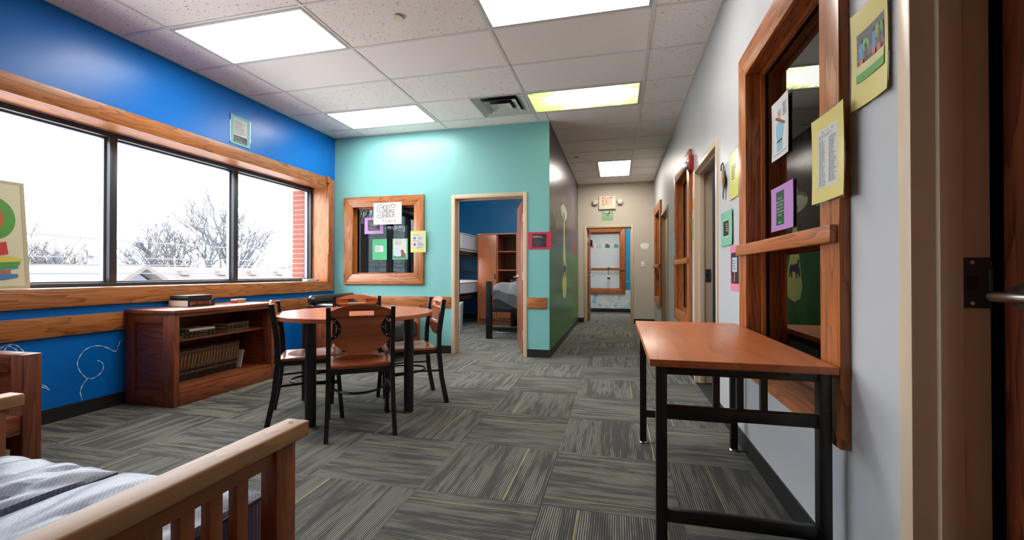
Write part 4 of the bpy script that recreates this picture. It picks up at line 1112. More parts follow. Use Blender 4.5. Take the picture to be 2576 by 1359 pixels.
poster('yellow chart with two round symbols on the teal window edge', (-2.692, YC, 1.618), UT, NT_, .222, .286, 'p_lime',
       [('white_panel', 'rect', 'p_white', .10, .13, .90, .84), ('print_lines', 'lines', 'ink', .16, .86, .17, .21, 1), ('blue_disc', 'circle', 'p_navy', .27, .34, .016), ('blue_segment', 'poly', 'p_blue', [ell(.27, .34, .062, .048, -pi/2, pi/2)]), ('print_lines', 'lines', 'inkgrey', .5, .86, .28, .40, 2),
        ('print_lines', 'lines', 'ink', .14, .88, .45, .48, 1), ('red_blue_disc', 'circle', 'p_navy', .27, .63, .016), ('red_segment', 'poly', 'p_red', [ell(.27, .63, .062, .048, -pi/4, pi*.75)]), ('print_lines', 'lines', 'inkgrey', .48, .88, .53, .70, 3), ('print_lines', 'lines', 'inkgrey', .4, .88, .74, .80, 2)], 'paper_chart')
poster('hot pink sheet with a black list right of the bedroom door', (-1.088, YT-.002, 1.570), UT, NT_, .285, .217, 'p_hot',
       [('black_panel', 'rect', 'p_black', .17, .12, .80, .88), ('white_heading', 'lines', 'p_white', .20, .66, .20, .34, 2), ('print_lines', 'lines', 'p_grey', .22, .78, .36, .84, 9)], 'paper_sheet')
# --- blue wall
poster('aqua framed poem card high on the blue wall', (XB+.002, 3.632, 2.704), UB, NB, .245, .300, 'p_aqua',
       [('white_panel', 'rect', 'p_white', .16, .10, .84, .68), ('print_lines', 'lines', 'inkgrey', .20, .80, .14, .64, 11), ('sky_picture', 'rect', 'p_navy', .16, .68, .84, .78), ('dark_picture', 'rect', 'p_black', .16, .76, .84, .92), ('hill', 'poly', 'p_grey', [[(.16,.78),(.16,.70),(.45,.73),(.7,.80),(.84,.84),(.84,.86),(.16,.86)]]), ('caption_lines', 'lines', 'p_white', .22, .80, .80, .91, 3)], 'poem_card', 'poster', curl=.006, lam=True)
# --- end wall
ex = thing('exit_sign', 'cream exit sign with red letters and twin emergency lamps', 'sign', (-.21, YE-.03, 2.40))
B(-.385, -.035, YE-.055, YE-.001, 2.405, 2.685).build('housing', 'cream', ex, bevel=.008)
B(-.377, -.043, YE-.059, YE-.0555, 2.413, 2.677).build('face_plate', 'cream', ex, bevel=.001)
vs, fs = text_polys('EXIT', .205, 'CENTER'); xs_ = [v_[0] for v_ in vs]; k_ = .215/(max(xs_)-min(xs_)); mid = (max(xs_)+min(xs_))/2
zs_ = [v_[1] for v_ in vs]; kz = .165/(max(zs_)-min(zs_))
lt = MB().add([(-.205+(a-mid)*k_, YE-.0605, 2.493+b*kz) for a, b in vs], fs).build('exit_lettering', 'red', ex); lt['kind'] = 'stuff'
for s, x in ((-1, -.45), (1, .045)):
    sg = MB().tube([(x-s*.07, YE-.03, 2.575), (x-s*.03, YE-.04, 2.572)], .012, 10).build('lamp_arm', 'cream', ex, smooth=True)
    m = MB(); c = Vector((x, YE-.055, 2.565)); f_ = Vector((s*.25, -.9, -.25)).normalized()
    m.bar(c-f_*.05, c+f_*.035, .085, .085); m.bar(c+f_*.035, c+f_*.045, .096, .096); m.build('lamp_head', 'ivory', ex, bevel=.004)
    MB().tube([c+f_*.0455, c+f_*.048], [.04, .038], 16).build('lamp_lens', 'white', ex)
poster('light green paper with a small photo under the exit sign', (-.325, YE-.002, 2.415), UT, NT_, .238, .24, 'p_ltgreen',
       [('photo', 'rect', 'p_white', .22, .05, .80, .66), ('dark_trees', 'poly', 'p_grey', [[(.24,.46),(.24,.36),(.5,.40),(.62,.30),(.66,.12),(.72,.12),(.74,.46)]]), ('road', 'poly', 'inkgrey', [[(.24,.64),(.5,.48),(.56,.48),(.78,.62)]])], 'paper_sheet')
sw = thing('light_switch', 'white wall switch beside the hallway end door', 'light switch', (.513, YE, 1.175))
B(.478, .548, YE-.007, YE, 1.178, 1.295).build('cover_plate', 'white', sw, bevel=.003); B(.506, .520, YE-.014, YE-.0075, 1.222, 1.250).build('toggle', 'ivory', sw, bevel=.002)
for z in (1.203, 1.27): MB().cyl((.513, YE-.0085, z), (.513, YE-.007, z), .004, 8).build('screw', 'inkgrey', sw)
pts = [(.545+.085*cos(a)*(1+.1*sin(3*a)), 1.62+.07*sin(a)*(1+.12*cos(2*a))) for a in [2*pi*k/28 for k in range(28)]]
MB().prism([pts], lambda u, v_, d: (u, YE-d, v_), .0, .0008).build('plaster_patch', 'white', we)

# --- right wall papers
XG = XR+.0685                          # hall side of pane A
poster('yellow equality poster on the grey wall by the door frame', (XR-.002, 1.583, 1.862), UR, NR, .19, .300, 'p_paleyellow',
       [('picture_fence', 'rect', 'p_crowd', .14, .24, .90, .66), ('field', 'poly', 'p_grass', [ell(.32, .40, .14, .07), ell(.72, .36, .14, .07)]), ('boards', 'rect', 'p_grey', .14, .44, .90, .53),
        ('figure_blue', 'poly', 'p_blue', [[(.22,.36),(.30,.36),(.31,.52),(.21,.52)], [(.56,.34),(.63,.34),(.64,.50),(.55,.50)]]), ('figure_red', 'poly', 'p_maroon', [[(.34,.42),(.40,.42),(.41,.54),(.33,.54)], [(.72,.34),(.78,.34),(.79,.50),(.71,.50)]]), ('figure_purple', 'poly', 'p_navy', [[(.84,.36),(.89,.36),(.89,.48),(.84,.48)]]),
        ('heads', 'poly', 'p_black', [ell(.26, .335, .032, .022), ell(.595, .315, .032, .022), ell(.37, .40, .028, .02), ell(.75, .315, .03, .02), ell(.865, .34, .025, .018)]),
        ('crates', 'poly', 'p_dorange', [[(.22,.52),(.31,.52),(.31,.58),(.22,.58)], [(.70,.50),(.80,.50),(.80,.58),(.70,.58)], [(.56,.50),(.64,.50),(.64,.56),(.56,.56)]]), ('sand', 'rect', 'p_sand', .14, .57, .90, .66), ('lawn', 'rect', 'p_grass', .14, .655, .90, .74),
        ('title_lettering', 'text', 'ink', 'EQUALITY', .18, .725, .0135, 'LEFT')], 'wall_poster', 'poster', curl=.012, lam=True)
poster('pale yellow coping strategies list hanging over the window frame edge', (XR-.0345, 1.792, 1.602), UR, NR, .228, .300, 'p_paleyellow',
       [('white_sheet', 'rect', 'p_white', .18, .16, .80, .84), ('title_lettering', 'text', 'ink', 'COPING STRATEGIES', .49, .215, .012, 'CENTER'), ('print_lines', 'lines', 'inkgrey', .22, .78, .225, .265, 2), ('print_lines', 'lines', 'inkgrey', .22, .44, .28, .82, 28), ('print_lines', 'lines', 'inkgrey', .52, .76, .28, .80, 26)], 'list_sheet', 'poster', curl=.008, lam=True)
# drawn ball player, generic
poster('white colouring page of a blue ball player on the dark window', (XG, 2.545, 1.938), UR, NR, .225, .30, 'p_white',
       [('frame_line', 'poly', 'inkgrey', stroke([(.08,.10),(.08,.92),(.92,.92),(.92,.10)], .008)), ('cap', 'poly', 'p_jersey', [ell(.44, .22, .12, .05)]), ('face', 'poly', 'p_skin', [ell(.44, .29, .085, .07)]), ('shirt', 'poly', 'p_jersey', [[(.36,.36),(.54,.36),(.66,.44),(.70,.56),(.60,.70),(.62,.88),(.30,.88),(.30,.70),(.24,.56),(.26,.44)]]),
        ('bat', 'poly', 'p_brown', [[(.20,.30),(.26,.27),(.80,.46),(.78,.50)]]), ('hands', 'poly', 'p_skin', [ell(.60, .44, .06, .035)]), ('belt', 'poly', 'ink', [[(.31,.70),(.61,.69),(.61,.72),(.31,.73)]]), ('caption_lines', 'lines', 'inkgrey', .66, .90, .12, .34, 7)], 'colouring_page', 'drawing', curl=.006, lam=True)
poster('purple sheet with a green quotation card on the dark window', (XG, 2.565, 1.496), UR, NR, .295, .225, 'p_purple',
       [('green_card', 'rect', 'p_dkgreen', .24, .12, .60, .88)]+[('quotation', 'text', 'p_white', s_, .42, .30+.075*q, .0145, 'CENTER') for q, s_ in enumerate(('The most', 'dangerous phrase', 'of the English', 'language is "we', 'have always done it', 'this way"'))]+[('green_tab', 'rect', 'p_grass', .34, .80, .50, .85)], 'quote_sheet', 'poster', curl=.003, lam=True)
poster('bright yellow list beside the paper bird on the grey wall', (XR-.002, 3.128, 1.838), UR, NR, .216, .300, 'p_lime', [('print_lines', 'lines', 'ink', .2, .7, .28, .60, 6)], 'paper_sheet', curl=.006, lam=True)
poster('mint green paper with a dark photo on the grey wall', (XR-.002, 3.365, 1.478), UR, NR, .30, .235, 'p_mint', [('white_mat', 'rect', 'p_white', .14, .24, .66, .74), ('dark_photo', 'rect', 'p_black', .17, .27, .64, .71), ('photo_lines', 'lines', 'p_sand', .4, .62, .34, .6, 4)], 'paper_sheet', curl=.010)
poster('pink sheet with a photo of a held sign behind the window rail', (XR-.002, 3.135, 1.230), UR, NR, .225, .290, 'p_pink', [('photo', 'rect', 'p_black', .1, .15, .92, .84), ('held_placard', 'rect', 'p_ltblue', .22, .26, .74, .58), ('placard_lines', 'lines', 'inkgrey', .27, .70, .30, .54, 4), ('arm', 'poly', 'p_skin', [[(.40,.80),(.46,.58),(.52,.58),(.50,.80)]]), ('sleeve', 'poly', 'p_maroon', [[(.12,.84),(.14,.62),(.30,.70),(.30,.84)]])], 'paper_sheet')
# paper bird / cut-out in black, yellow, green and red
pb = thing('paper_cutout', 'hanging paper cutout in yellow, green, red and black', 'decoration', (XR-.004, 3.27, 1.57))
def cut(nm, mat, pts, d): MB().prism([pts], lambda u, v_, dd: (XR-.004-dd, 3.270-u, 1.70+v_), d, d+.003).build(nm, mat, pb)
cut('yellow_piece', 'p_orange', [(-.09,.09),(-.05,.10),(-.035,.02),(-.05,-.03),(-.085,-.03),(-.095,.02)], .001)
cut('green_piece', 'p_dgreen', [(-.045,.06),(-.02,.10),(.01,.05),(.035,.02),(.03,-.05),(-.02,-.06),(-.04,-.02)], .0045)
cut('red_piece', 'p_red', [(-.035,.03),(-.015,.045),(.01,.03),(.0,-.015),(-.022,-.035),(-.038,0)], .008)
cut('black_piece', 'p_dark', [(.0,.005),(.045,.04),(.055,-.02),(.02,-.09),(.012,-.135),(-.012,-.12),(-.005,-.04)], .0115)
MB().tube([(XR-.008, 3.37, 1.79), (XR-.012, 3.34, 1.825), (XR-.012, 3.30, 1.83), (XR-.008, 3.285, 1.79)], .004, 6).build('hanging_cord', 'black', pb)
# fire alarm strobe
fa = thing('fire_alarm', 'red fire alarm strobe on the grey wall above the hallway window', 'fire alarm', (XR, 4.6, 2.075))
B(XR-.045, XR, 4.555, 4.650, 2.075, 2.225).build('housing', 'firered', fa, bevel=.006)
MB().tube([(XR-.045, 4.605, 2.125), (XR-.065, 4.605, 2.125), (XR-.083, 4.605, 2.125)], [.04, .038, .02], 16).build('strobe_lens', 'chrome', fa, smooth=True)
m = MB()
for k_, z in enumerate((2.205, 2.19, 2.175)): m.box(XR-.0458, XR-.0451, 4.56, 4.572, z, z+.012)
m.build('white_lettering', 'p_white', fa)['kind'] = 'stuff'
poster('orange sheet beside the taupe doorway under the fire alarm', (XR-.002, 4.655, 2.05), UR, NR, .135, .36, 'p_orange', [('white_panel', 'rect', 'p_white', .15, .35, .8, .7)], 'paper_sheet')
poster('olive picture sheet below the orange sheet', (XR-.002, 4.650, 1.65), UR, NR, .125, .33, 'p_sand', [('picture', 'rect', 'p_grass', .2, .15, .85, .8)], 'paper_sheet')
poster('yellow notice on the glass of the hallway window', (XG, 5.20, 1.62), UR, NR, .20, .36, 'p_yellow', [('print_lines', 'lines', 'ink', .25, .75, .15, .85, 9)], 'paper_sheet')
poster('pale blue sheet on the frame of the hallway window', (XR-.034, 5.90, 1.56), UR, NR, .16, .28, 'p_ltblue', [('print_lines', 'lines', 'inkgrey', .2, .8, .15, .85, 8)], 'paper_sheet')

# --- READ canvas on the sill: only its right-hand end shows
cv = thing('canvas_print', 'cream canvas print with a green letter and stacked books on the sill', 'canvas print', (-4.0, 1.9, WIN_Z0))
def cvp(u, v_, d): # u along +Y from right edge leftwards (negative), v up, leaning slightly back to the glass
    return (-3.965-.10*v_+d, 2.125+u, WIN_Z0+.002+v_)
def cvslab(nm, mat, pts, d0, d1): o = MB().prism([pts], cvp, d0, d1).build(nm, mat, cv); return o
cvslab('canvas', 'c_canvas', [(-.58, 0), (0, 0), (0, .735), (-.58, .735)], -.030, 0)
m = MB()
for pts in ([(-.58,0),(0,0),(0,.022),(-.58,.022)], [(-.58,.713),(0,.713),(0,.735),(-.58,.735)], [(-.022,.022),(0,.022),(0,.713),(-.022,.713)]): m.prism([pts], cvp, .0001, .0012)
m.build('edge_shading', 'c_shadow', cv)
Dout = [(-.26, .33)]+[(-.17+.115*cos(a), .475+.145*sin(a)) for a in [-pi/2+pi*k/16 for k in range(17)]]+[(-.26, .62)]
Din = [(-.195, .385)]+[(-.165+.048*cos(a), .475+.088*sin(a)) for a in [-pi/2+pi*k/12 for k in range(13)]]+[(-.195, .563)]
cvslab('letter_d', 'p_grass', Dout, .0004, .0016); cvslab('letter_counter', 'p_dorange', Din, .0017, .0028)
cvslab('red_book', 'p_red', [(-.235,.20),(-.10,.235),(-.108,.320),(-.235,.285)], .0004, .0014)
cvslab('yellow_book', 'p_yellow', [(-.26,.175),(-.10,.175),(-.035,.19),(-.035,.208),(-.12,.225),(-.26,.205)], .0015, .0025)
cvslab('green_book', 'p_grass', [(-.26,.140),(-.13,.140),(-.045,.165),(-.045,.186),(-.26,.172)], .0026, .0034)
cvslab('teal_book', 'p_teal', [(-.26,.118),(-.14,.118),(-.055,.138),(-.055,.158),(-.26,.139)], .0004, .0014)
cvslab('orange_book', 'p_dorange', [(-.26,.085),(-.17,.085),(-.095,.105),(-.095,.13),(-.26,.112)], .0015, .0025)
cvslab('blue_book', 'p_blue', [(-.26,.055),(-.13,.062),(-.06,.078),(-.06,.10),(-.12,.105),(-.26,.088)], .0026, .0034)

# ---- chalk scrolls on the blue wall
def chalk(pts, r=.004):
    P2 = []
    for i in range(len(pts)-1):
        p0, p1, p2, p3 = [Vector(pts[max(0, min(len(pts)-1, i+k))]) for k in (-1, 0, 1, 2)]
        for s in range(5):
            u = s/5; P2.append(.5*((2*p1)+(-p0+p2)*u+(2*p0-5*p1+4*p2-p3)*u*u+(-p0+3*p1-3*p2+p3)*u**3))
    P2.append(Vector(pts[-1]))
    m = MB(); L = []
    for i, p in enumerate(P2):
        d = (P2[min(i+1, len(P2)-1)]-P2[max(i-1, 0)]).normalized(); n = Vector((-d.y, d.x)); k = r*(.6+.4*sin(i*1.3))
        L.append((p+n*k, p-n*k))
    vs = []
    for x in (XB+.0002, XB+.0012):
        for a, b in L: vs += [(x, a.x, a.y), (x, b.x, b.y)]
    n = len(L)*2; fs = []
    for i in range(len(L)-1):
        a = i*2; fs += [(n+a, n+a+1, n+a+3, n+a+2), (a, a+2, n+a+2, n+a), (a+1, n+a+1, n+a+3, a+3)]
    m.add(vs, fs).build('chalk_scroll', 'chalk', wl)
CH = [[(2.650,.515),(2.627,.504),(2.601,.433),(2.545,.466),(2.486,.495),(2.411,.488),(2.366,.442),(2.348,.386),(2.362,.329),(2.394,.278),(2.412,.263),(2.45,.254),(2.497,.282),(2.515,.329),(2.502,.366),(2.475,.382)],
      [(2.412,.263),(2.38,.216),(2.367,.165),(2.381,.107)], [(2.063,.473),(2.097,.456),(2.107,.424),(2.094,.383),(2.064,.36)], [(2.050,.468),(2.085,.45),(2.093,.42),(2.08,.388),(2.055,.368)],
      [(2.061,.311),(2.109,.304),(2.156,.272),(2.188,.234),(2.148,.262),(2.102,.281),(2.064,.278)], [(1.935,.568),(1.976,.585),(2.012,.575),(2.041,.541),(2.052,.514)], [(1.955,.551),(1.973,.576),(2.005,.552),(2.026,.524)]]
for c in CH: chalk(c)

# ---- mural figures on the hallway wall (paint, a hair proud of the wall)
plain('m_beam', srgb(220,230,140), .45); plain('m_hull', srgb(216,228,204), .4); plain('m_dome', srgb(168,110,150), .4); plain('m_cow', srgb(64,60,74), .5); plain('m_port', srgb(150,96,140), .4); plain('m_rim', srgb(96,128,104), .45); plain('m_orange', srgb(170,74,52), .5); plain('m_hill', srgb(104,122,70), .5)
def mp(u, v_, d): return (XH+d, u, v_)
def mpaint(nm, mat, pts, k): MB().prism([pts], mp, .0002, .0006+.0004*k).build(nm, mat, wh)
mpaint('mural_hill', 'm_hill', [(5.36,1.46),(5.40,1.78),(5.55,1.85),(5.85,1.80),(5.92,1.6),(5.86,1.46)], 1)
mpaint('mural_beam', 'm_beam', [(6.83,1.95),(6.90,1.95),(6.98,1.5),(7.13,1.1),(7.20,.86),(7.13,.70),(6.90,.645),(6.70,.70),(6.62,.86),(6.68,1.1),(6.76,1.5)], 1)
mpaint('mural_dome', 'm_dome', [(6.72,2.12),(6.76,2.22),(6.82,2.30),(6.90,2.22),(6.95,2.12)], 1)
mpaint('mural_saucer', 'm_hull', ell(6.835, 2.03, .40, .135), 2)
mpaint('mural_saucer_rim', 'm_rim', [(6.835+.40*cos(a), 2.045+.135*sin(a)) for a in [pi*.1+pi*.8*k/14 for k in range(15)]]+[(6.835+.34*cos(a), 2.035+.10*sin(a)) for a in [pi*.9-pi*.8*k/14 for k in range(15)]], 3)
mpaint('mural_porthole', 'm_port', ell(6.86, 1.965, .10, .065), 3)
mpaint('mural_cow', 'm_cow', [(6.70,1.10),(6.74,1.18),(6.70,1.235),(6.76,1.245),(6.80,1.19),(6.90,1.175),(7.02,1.18),(7.07,1.14),(7.10,1.00),(7.06,1.0),(7.04,1.08),(7.0,.985),(6.97,.985),(6.97,1.08),(6.86,1.07),(6.83,.98),(6.79,.98),(6.80,1.07),(6.72,1.0),(6.69,1.0)], 3)
mpaint('mural_rocket', 'm_orange', [(8.52,1.42),(8.55,1.60),(8.63,1.69),(8.71,1.60),(8.74,1.42)], 1)

# ================================================================== bedroom seen through the door
# wardrobe
wx0, wx1, wy0, wy1, wz = -2.785, -1.955, 8.444, 9.04, 1.862
t = thing('wardrobe', 'brown wooden wardrobe with open shelves in the bedroom', 'wardrobe', ((wx0+wx1)/2, (wy0+wy1)/2, 0))
xm = -2.372
B(wx0, wx0+.022, wy0, wy1, .0, wz-.026).build('side_panel', 'cherry_Z', t); B(wx1-.022, wx1, wy0, wy1, .0, wz-.026).build('side_panel', 'cherry_Z', t)
B(xm-.011, xm+.011, wy0+.02, wy1-.01, .13, wz-.026).build('divider', 'cherry_Z', t); B(wx0-.008, wx1+.008, wy0-.01, wy1, wz-.0255, wz).build('top', 'cherry_X', t, bevel=.002)
B(wx0+.023, wx1-.023, wy1-.01, wy1, .10, wz-.027).build('back_panel', 'darkold_Z', t); B(wx0+.023, wx1-.023, wy0+.02, wy1-.011, .10, .128).build('bottom', 'cherry_X', t); B(wx0+.023, wx1-.023, wy0+.03, wy0+.05, 0, .099).build('plinth', 'darkold_X', t)
dr = B(wx0+.024, xm-.013, wy0, wy0+.019, .13, wz-.03).build('door', 'cherry_Z', t, bevel=.002)
B(xm-.06, xm-.034, wy0-.004, wy0-.0005, .93, 1.04).build('recessed_pull', 'black', dr)
for z in (1.49, 1.115, .74): B(xm+.012, wx1-.023, wy0+.01, wy1-.011, z-.011, z+.011).build('shelf', 'cherry_X', t)
for (z0, z1) in ((.14, .40), (.41, .70)):
    dw = B(xm+.013, wx1-.024, wy0, wy0+.019, z0, z1).build('drawer_front', 'cherry_X', t, bevel=.002); B((xm+wx1)/2-.07, (xm+wx1)/2+.05, wy0-.004, wy0-.0005, (z0+z1)/2+.02, (z0+z1)/2+.055).build('recessed_pull', 'black', dw)
# bunk bed
ux0, ux1, uy0, uy1 = -3.82, -2.86, 7.56, 9.50
t = thing('bunk_bed', 'black metal bunk bed with white sheeted mattresses in the bedroom', 'bunk bed', ((ux0+ux1)/2, (uy0+uy1)/2, 0))
for x in (ux0, ux1-.05):
    for y in (uy0, uy1-.05): B(x, x+.05, y, y+.05, 0, 1.80).build('post', 'blackmetal', t)
for z in (.60, 1.46):
    for x in (ux0+.005, ux1-.045): B(x, x+.04, uy0+.051, uy1-.051, z-.05, z+.02).build('side_rail', 'blackmetal', t)
    for y in (uy0+.005, uy1-.045): B(ux0+.051, ux1-.051, y, y+.04, z-.05, z+.02).build('end_rail', 'blackmetal', t)
for z in (1.09, 1.38): B(ux0+.051, ux1-.051, uy1-.045, uy1-.005, z-.02, z+.02).build('ladder_rung', 'blackmetal', t)
cushion('upper_mattress', ux0+.05, ux1+.02, uy0+.04, uy1-.05, 1.50, 1.84, 'sheet', t, .02, 11, 4)
cushion('lower_mattress', ux0+.05, ux1+.02, uy0+.04, uy1-.05, .64, .90, 'sheet', t, .02, 12, 4)
# single bed with grey comforter
t = thing('single_bed', 'black framed single bed with a grey comforter behind the bedroom door', 'bed', (-1.55, 7.5, 0))
ex0, ex1, ey0, ey1 = -2.06, -1.05, 6.66, 8.40
for x in (ex0, ex1-.088):
    for y in (ey0, ey1-.09): B(x, x+.088, y, y+.088, 0, .925).build('post', 'blackmetal', t, bevel=.004)
for (z0, z1) in ((.43, .485), (.13, .185)):
    B(ex0+.089, ex1-.089, ey0+.03, ey0+.065, z0, z1).build('foot_rail', 'blackmetal', t); B(ex0+.089, ex1-.089, ey1-.06, ey1-.03, z0, z1).build('head_rail', 'blackmetal', t)
for x in (ex0+.03, ex1-.06): B(x, x+.03, ey0+.089, ey1-.091, .43, .485).build('side_rail', 'blackmetal', t)
def comforter(par):
    N, M = 24, 24; vs = []
    rn = random.Random(4)
    for j in range(M+1):
        for i in range(N+1):
            u, v_ = i/N, j/M
            x = ex0+.092+u*(ex1-ex0-.18); y = ey0+.10+v_*(ey1-ey0-.20)
            fall = max(0, 1-u/.30)
            z = .90-.07*fall**2+.02*sin(9*v_+3*u)+.015*sin(17*u+2*v_)-.34*max(0, (u-.1))*max(0, 1-v_/.14)**1.2-(.10 if v_ < .02 else 0)
            vs.append((x, y-(.085 if v_ < .06 else 0)*(1-v_/.06), z))
    n1 = len(vs); vs += [(x, y, max(.49, z-.26) if q >= 4*(N+1) else max(.36, .70-.42*((q % (N+1))/N))) for q, (x, y, z) in enumerate(vs)]; fs = []
    for j in range(M):
        for i in range(N):
            a = j*(N+1)+i; q = (a, a+1, a+N+2, a+N+1); fs += [q, tuple(n1+k for k in reversed(q))]
    ring = [i for i in range(N+1)]+[j*(N+1)+N for j in range(1, M+1)]+[M*(N+1)+i for i in range(N-1, -1, -1)]+[j*(N+1) for j in range(M-1, 0, -1)]
    fs += [(p, p+n1, q+n1, q) for p, q in zip(ring, ring[1:]+ring[:1])]
    MB().add(vs, fs).build('comforter', 'comforter', par, smooth=True)
comforter(t)
B(ex0+.095, ex1-.095, ey0+.09, ey1-.095, .486, .63).build('mattress', 'p_grey', t)
# sneakers under the bed
def shoe(x, y, rz, lb):
    o = thing('sneaker', lb, 'shoe', (x, y, 0), rz, 'sneakers under the single bed')
    out = [(-.14,-.03),(-.10,-.042),(0,-.038),(.08,-.048),(.13,-.035),(.148,0),(.13,.034),(.08,.045),(0,.034),(-.10,.04),(-.14,.03)]
    MB().prism([out], lambda u, v_, d: (u, v_, d), 0, .028).build('sole', 'p_white', o, world=False, bevel=.004)
    m = MB(); secs = [(-.135, .028, .075), (-.08, .036, .095), (-.02, .034, .08), (.05, .04, .058), (.11, .034, .046), (.14, .015, .034)]
    n = 10; vs = []
    for (xx, wv, hz_) in secs:
        for k in range(n):
            a = pi*k/(n-1); vs.append((xx, wv*cos(a), .0285+(hz_-.0285)*sin(a)))
    fs = [(i*n+k, i*n+k+1, (i+1)*n+k+1, (i+1)*n+k) for i in range(len(secs)-1) for k in range(n-1)]+[tuple(range(n)), tuple(reversed(range(5*n, 6*n)))]+[tuple([i*n for i in range(6)]+[i*n+n-1 for i in range(5, -1, -1)])]
    up = MB().add(vs, fs).build('upper', 'black', o, world=False, smooth=True)
    for xx in (.0, .03, .06): MB().tube([(xx, -.025, .0285+.045-xx*.3), (xx, 0, .079-xx*.32), (xx, .025, .0285+.045-xx*.3)], .003, 5).build('lace', 'p_white', up, world=False)
shoe(-1.92, 7.36, R(12), 'black and white sneaker nearest the bed post'); shoe(-1.90, 7.50, R(4), 'black and white sneaker farther under the bed')
# tote at the bunk
o = thing('paper_bag', 'crumpled white paper bag beside the bunk bed', 'bag', (-2.76, 7.18, 0))
MB().add([(-2.86,7.10,0),(-2.67,7.10,0),(-2.67,7.22,0),(-2.86,7.22,0),(-2.88,7.09,.46),(-2.65,7.08,.50),(-2.64,7.20,.56),(-2.87,7.21,.52)], [(0,3,2,1),(0,1,5,4),(1,2,6,5),(2,3,7,6),(3,0,4,7)]).build('bag_body', 'p_white', o)
MB().tube([(-2.82,7.085,.47),(-2.79,7.08,.58),(-2.73,7.08,.58),(-2.70,7.08,.49)], .004, 6).build('bag_handle', 'bk_page', o)

# ================================================================== end room bits
YB = 12-.034
for q, (x, mt) in enumerate(((-.70, 'p_orange'), (-.50, 'p_ltblue'), (-.275, 'p_grey'), (-.04, 'p_teal'))):
    poster(('small orange', 'small pale blue', 'small grey scribble', 'small teal')[q]+' drawing taped on the end room blinds', (x-.075, 12.016, 1.88), UT, NT_, .165, .15, 'p_white', [('drawing', 'poly', mt, [[(.1,.9),(.2,.3),(.5,.15),(.9,.5),(.85,.9)]])], 'small_drawing', 'drawing')
o = thing('bauble', 'gold bauble on green garland hanging from the end room window rail', 'ornament', (-.235, 11.925, .97))
MB().lathe((-.235, 11.925, .885), [(.004,0),(.03,.008),(.045,.03),(.05,.05),(.045,.07),(.03,.092),(.008,.1)], 18).build('gold_ball', 'brass', o, smooth=True)
MB().tube([(-.235,11.925,.985),(-.22,11.925,1.05),(-.25,11.925,1.1),(-.23,11.93,1.2),(-.235,11.93,1.24)], .006, 6).build('garland', 'p_dgreen', o)
m = MB()
for k in range(14):
    z = .92+.023*k; a = k*2.1; m.bar((-.235, 11.925, z), (-.235+.05*cos(a), 11.925-.02*abs(sin(a)), z+.03), .012, .003)
m.build('garland_leaves', 'p_dgreen', o)['kind'] = 'stuff'

# ================================================================== outside
tf = B(-140, -5.2, -40, 140, -5.2, -5.0).build('ground', 'ground_bounce'); struct(tf, 'unseen ground outside the window, paled to bounce daylight', 'ground')  # out of view, kept near white to throw daylight up at the ceiling
def house(label, x0, x1, y0, y1, zr, ze, ridge, mroof='shingle', mwall='siding', chims=()):
    o = thing('house', label, 'house', ((x0+x1)/2, (y0+y1)/2, -5.0))
    B(x0+.5, x1-.5, y0+.5, y1-.5, -5.0, ze).build('walls', mwall, o)
    th = .15
    if ridge == 'Y':
        xm_ = (x0+x1)/2
        for a, b in ((x0, xm_), (x1, xm_)): MB().add([(a, y0, ze), (b, y0, zr), (b, y1, zr), (a, y1, ze), (a, y0, ze+th), (b, y0, zr+th), (b, y1, zr+th), (a, y1, ze+th)], [(0,3,2,1),(4,5,6,7),(0,1,5,4),(1,2,6,5),(2,3,7,6),(3,0,4,7)]).build('roof_slope', mroof, o)
        for y in (y0+.5, y1-.6): MB().prism([[(x0+.5, ze), (x1-.5, ze), (xm_, zr-.08)]], lambda u, v_, d: (u, y+d, v_), 0, .1).build('gable', mwall, o)
    else:
        ym = (y0+y1)/2
        for a, b in ((y0, ym), (y1, ym)): MB().add([(x0, a, ze), (x0, b, zr), (x1, b, zr), (x1, a, ze), (x0, a, ze+th), (x0, b, zr+th), (x1, b, zr+th), (x1, a, ze+th)], [(0,1,2,3),(7,6,5,4),(0,4,5,1),(1,5,6,2),(2,6,7,3),(3,7,4,0)]).build('roof_slope', mroof, o)
        for x in (x0+.5, x1-.6):
            g = MB().prism([[(y0+.5, ze), (y1-.5, ze), (ym, zr-.08)]], lambda u, v_, d: (x+d, u, v_), 0, .1).build('gable', mwall, o)
            gl = MB().prism([[(ym-.6, zr-.75), (ym+.6, zr-.75), (ym, zr-.4)]], lambda u, v_, d: (x+d, u, v_), -.05, .15).build('gable_louvre', 'shingle_dark', o)
    for (cx, cy, cz, kind) in chims:
        if kind == 'pipe':
            p = MB().cyl((cx, cy, cz-.6), (cx, cy, cz), .11, 10).build('roof_pipe', 'framegrey', o); MB().lathe((cx, cy, cz), [(.12,0),(.24,.05),(.2,.16),(.06,.2)], 12).build('pipe_cap', 'shingle_dark', p)
        else: B(cx-.15, cx+.15, cy-.22, cy+.22, cz-.1, cz+.12).build('roof_vent', 'bark_warm', o)
    return o
house('long low house roof behind the gabled house', -28, -18, 16.4, 34, 1.24, -2.2, 'Y', chims=((-22.4, 18.2, 1.05, 'v'), (-22.4, 20.4, 1.05, 'v'), (-22.4, 22.6, 1.05, 'v'), (-22.4, 24.8, 1.05, 'v')))
house('gabled house with pale siding facing the window', -22, -15.5, 8.2, 14.4, 1.20, -.95, 'X')
house('house roof seen at the left beyond the canvas print', -40, -29, -4, 22.8, 1.34, -1.6, 'Y', chims=((-34.0, 21.2, 2.05, 'pipe'), (-33.8, 19.2, 1.1, 'v'), (-33.8, 20.2, 1.1, 'v')))
house('house roof seen through the last pane by the bricks', -26, -17, 36, 60, 1.0, -2.0, 'Y', chims=())
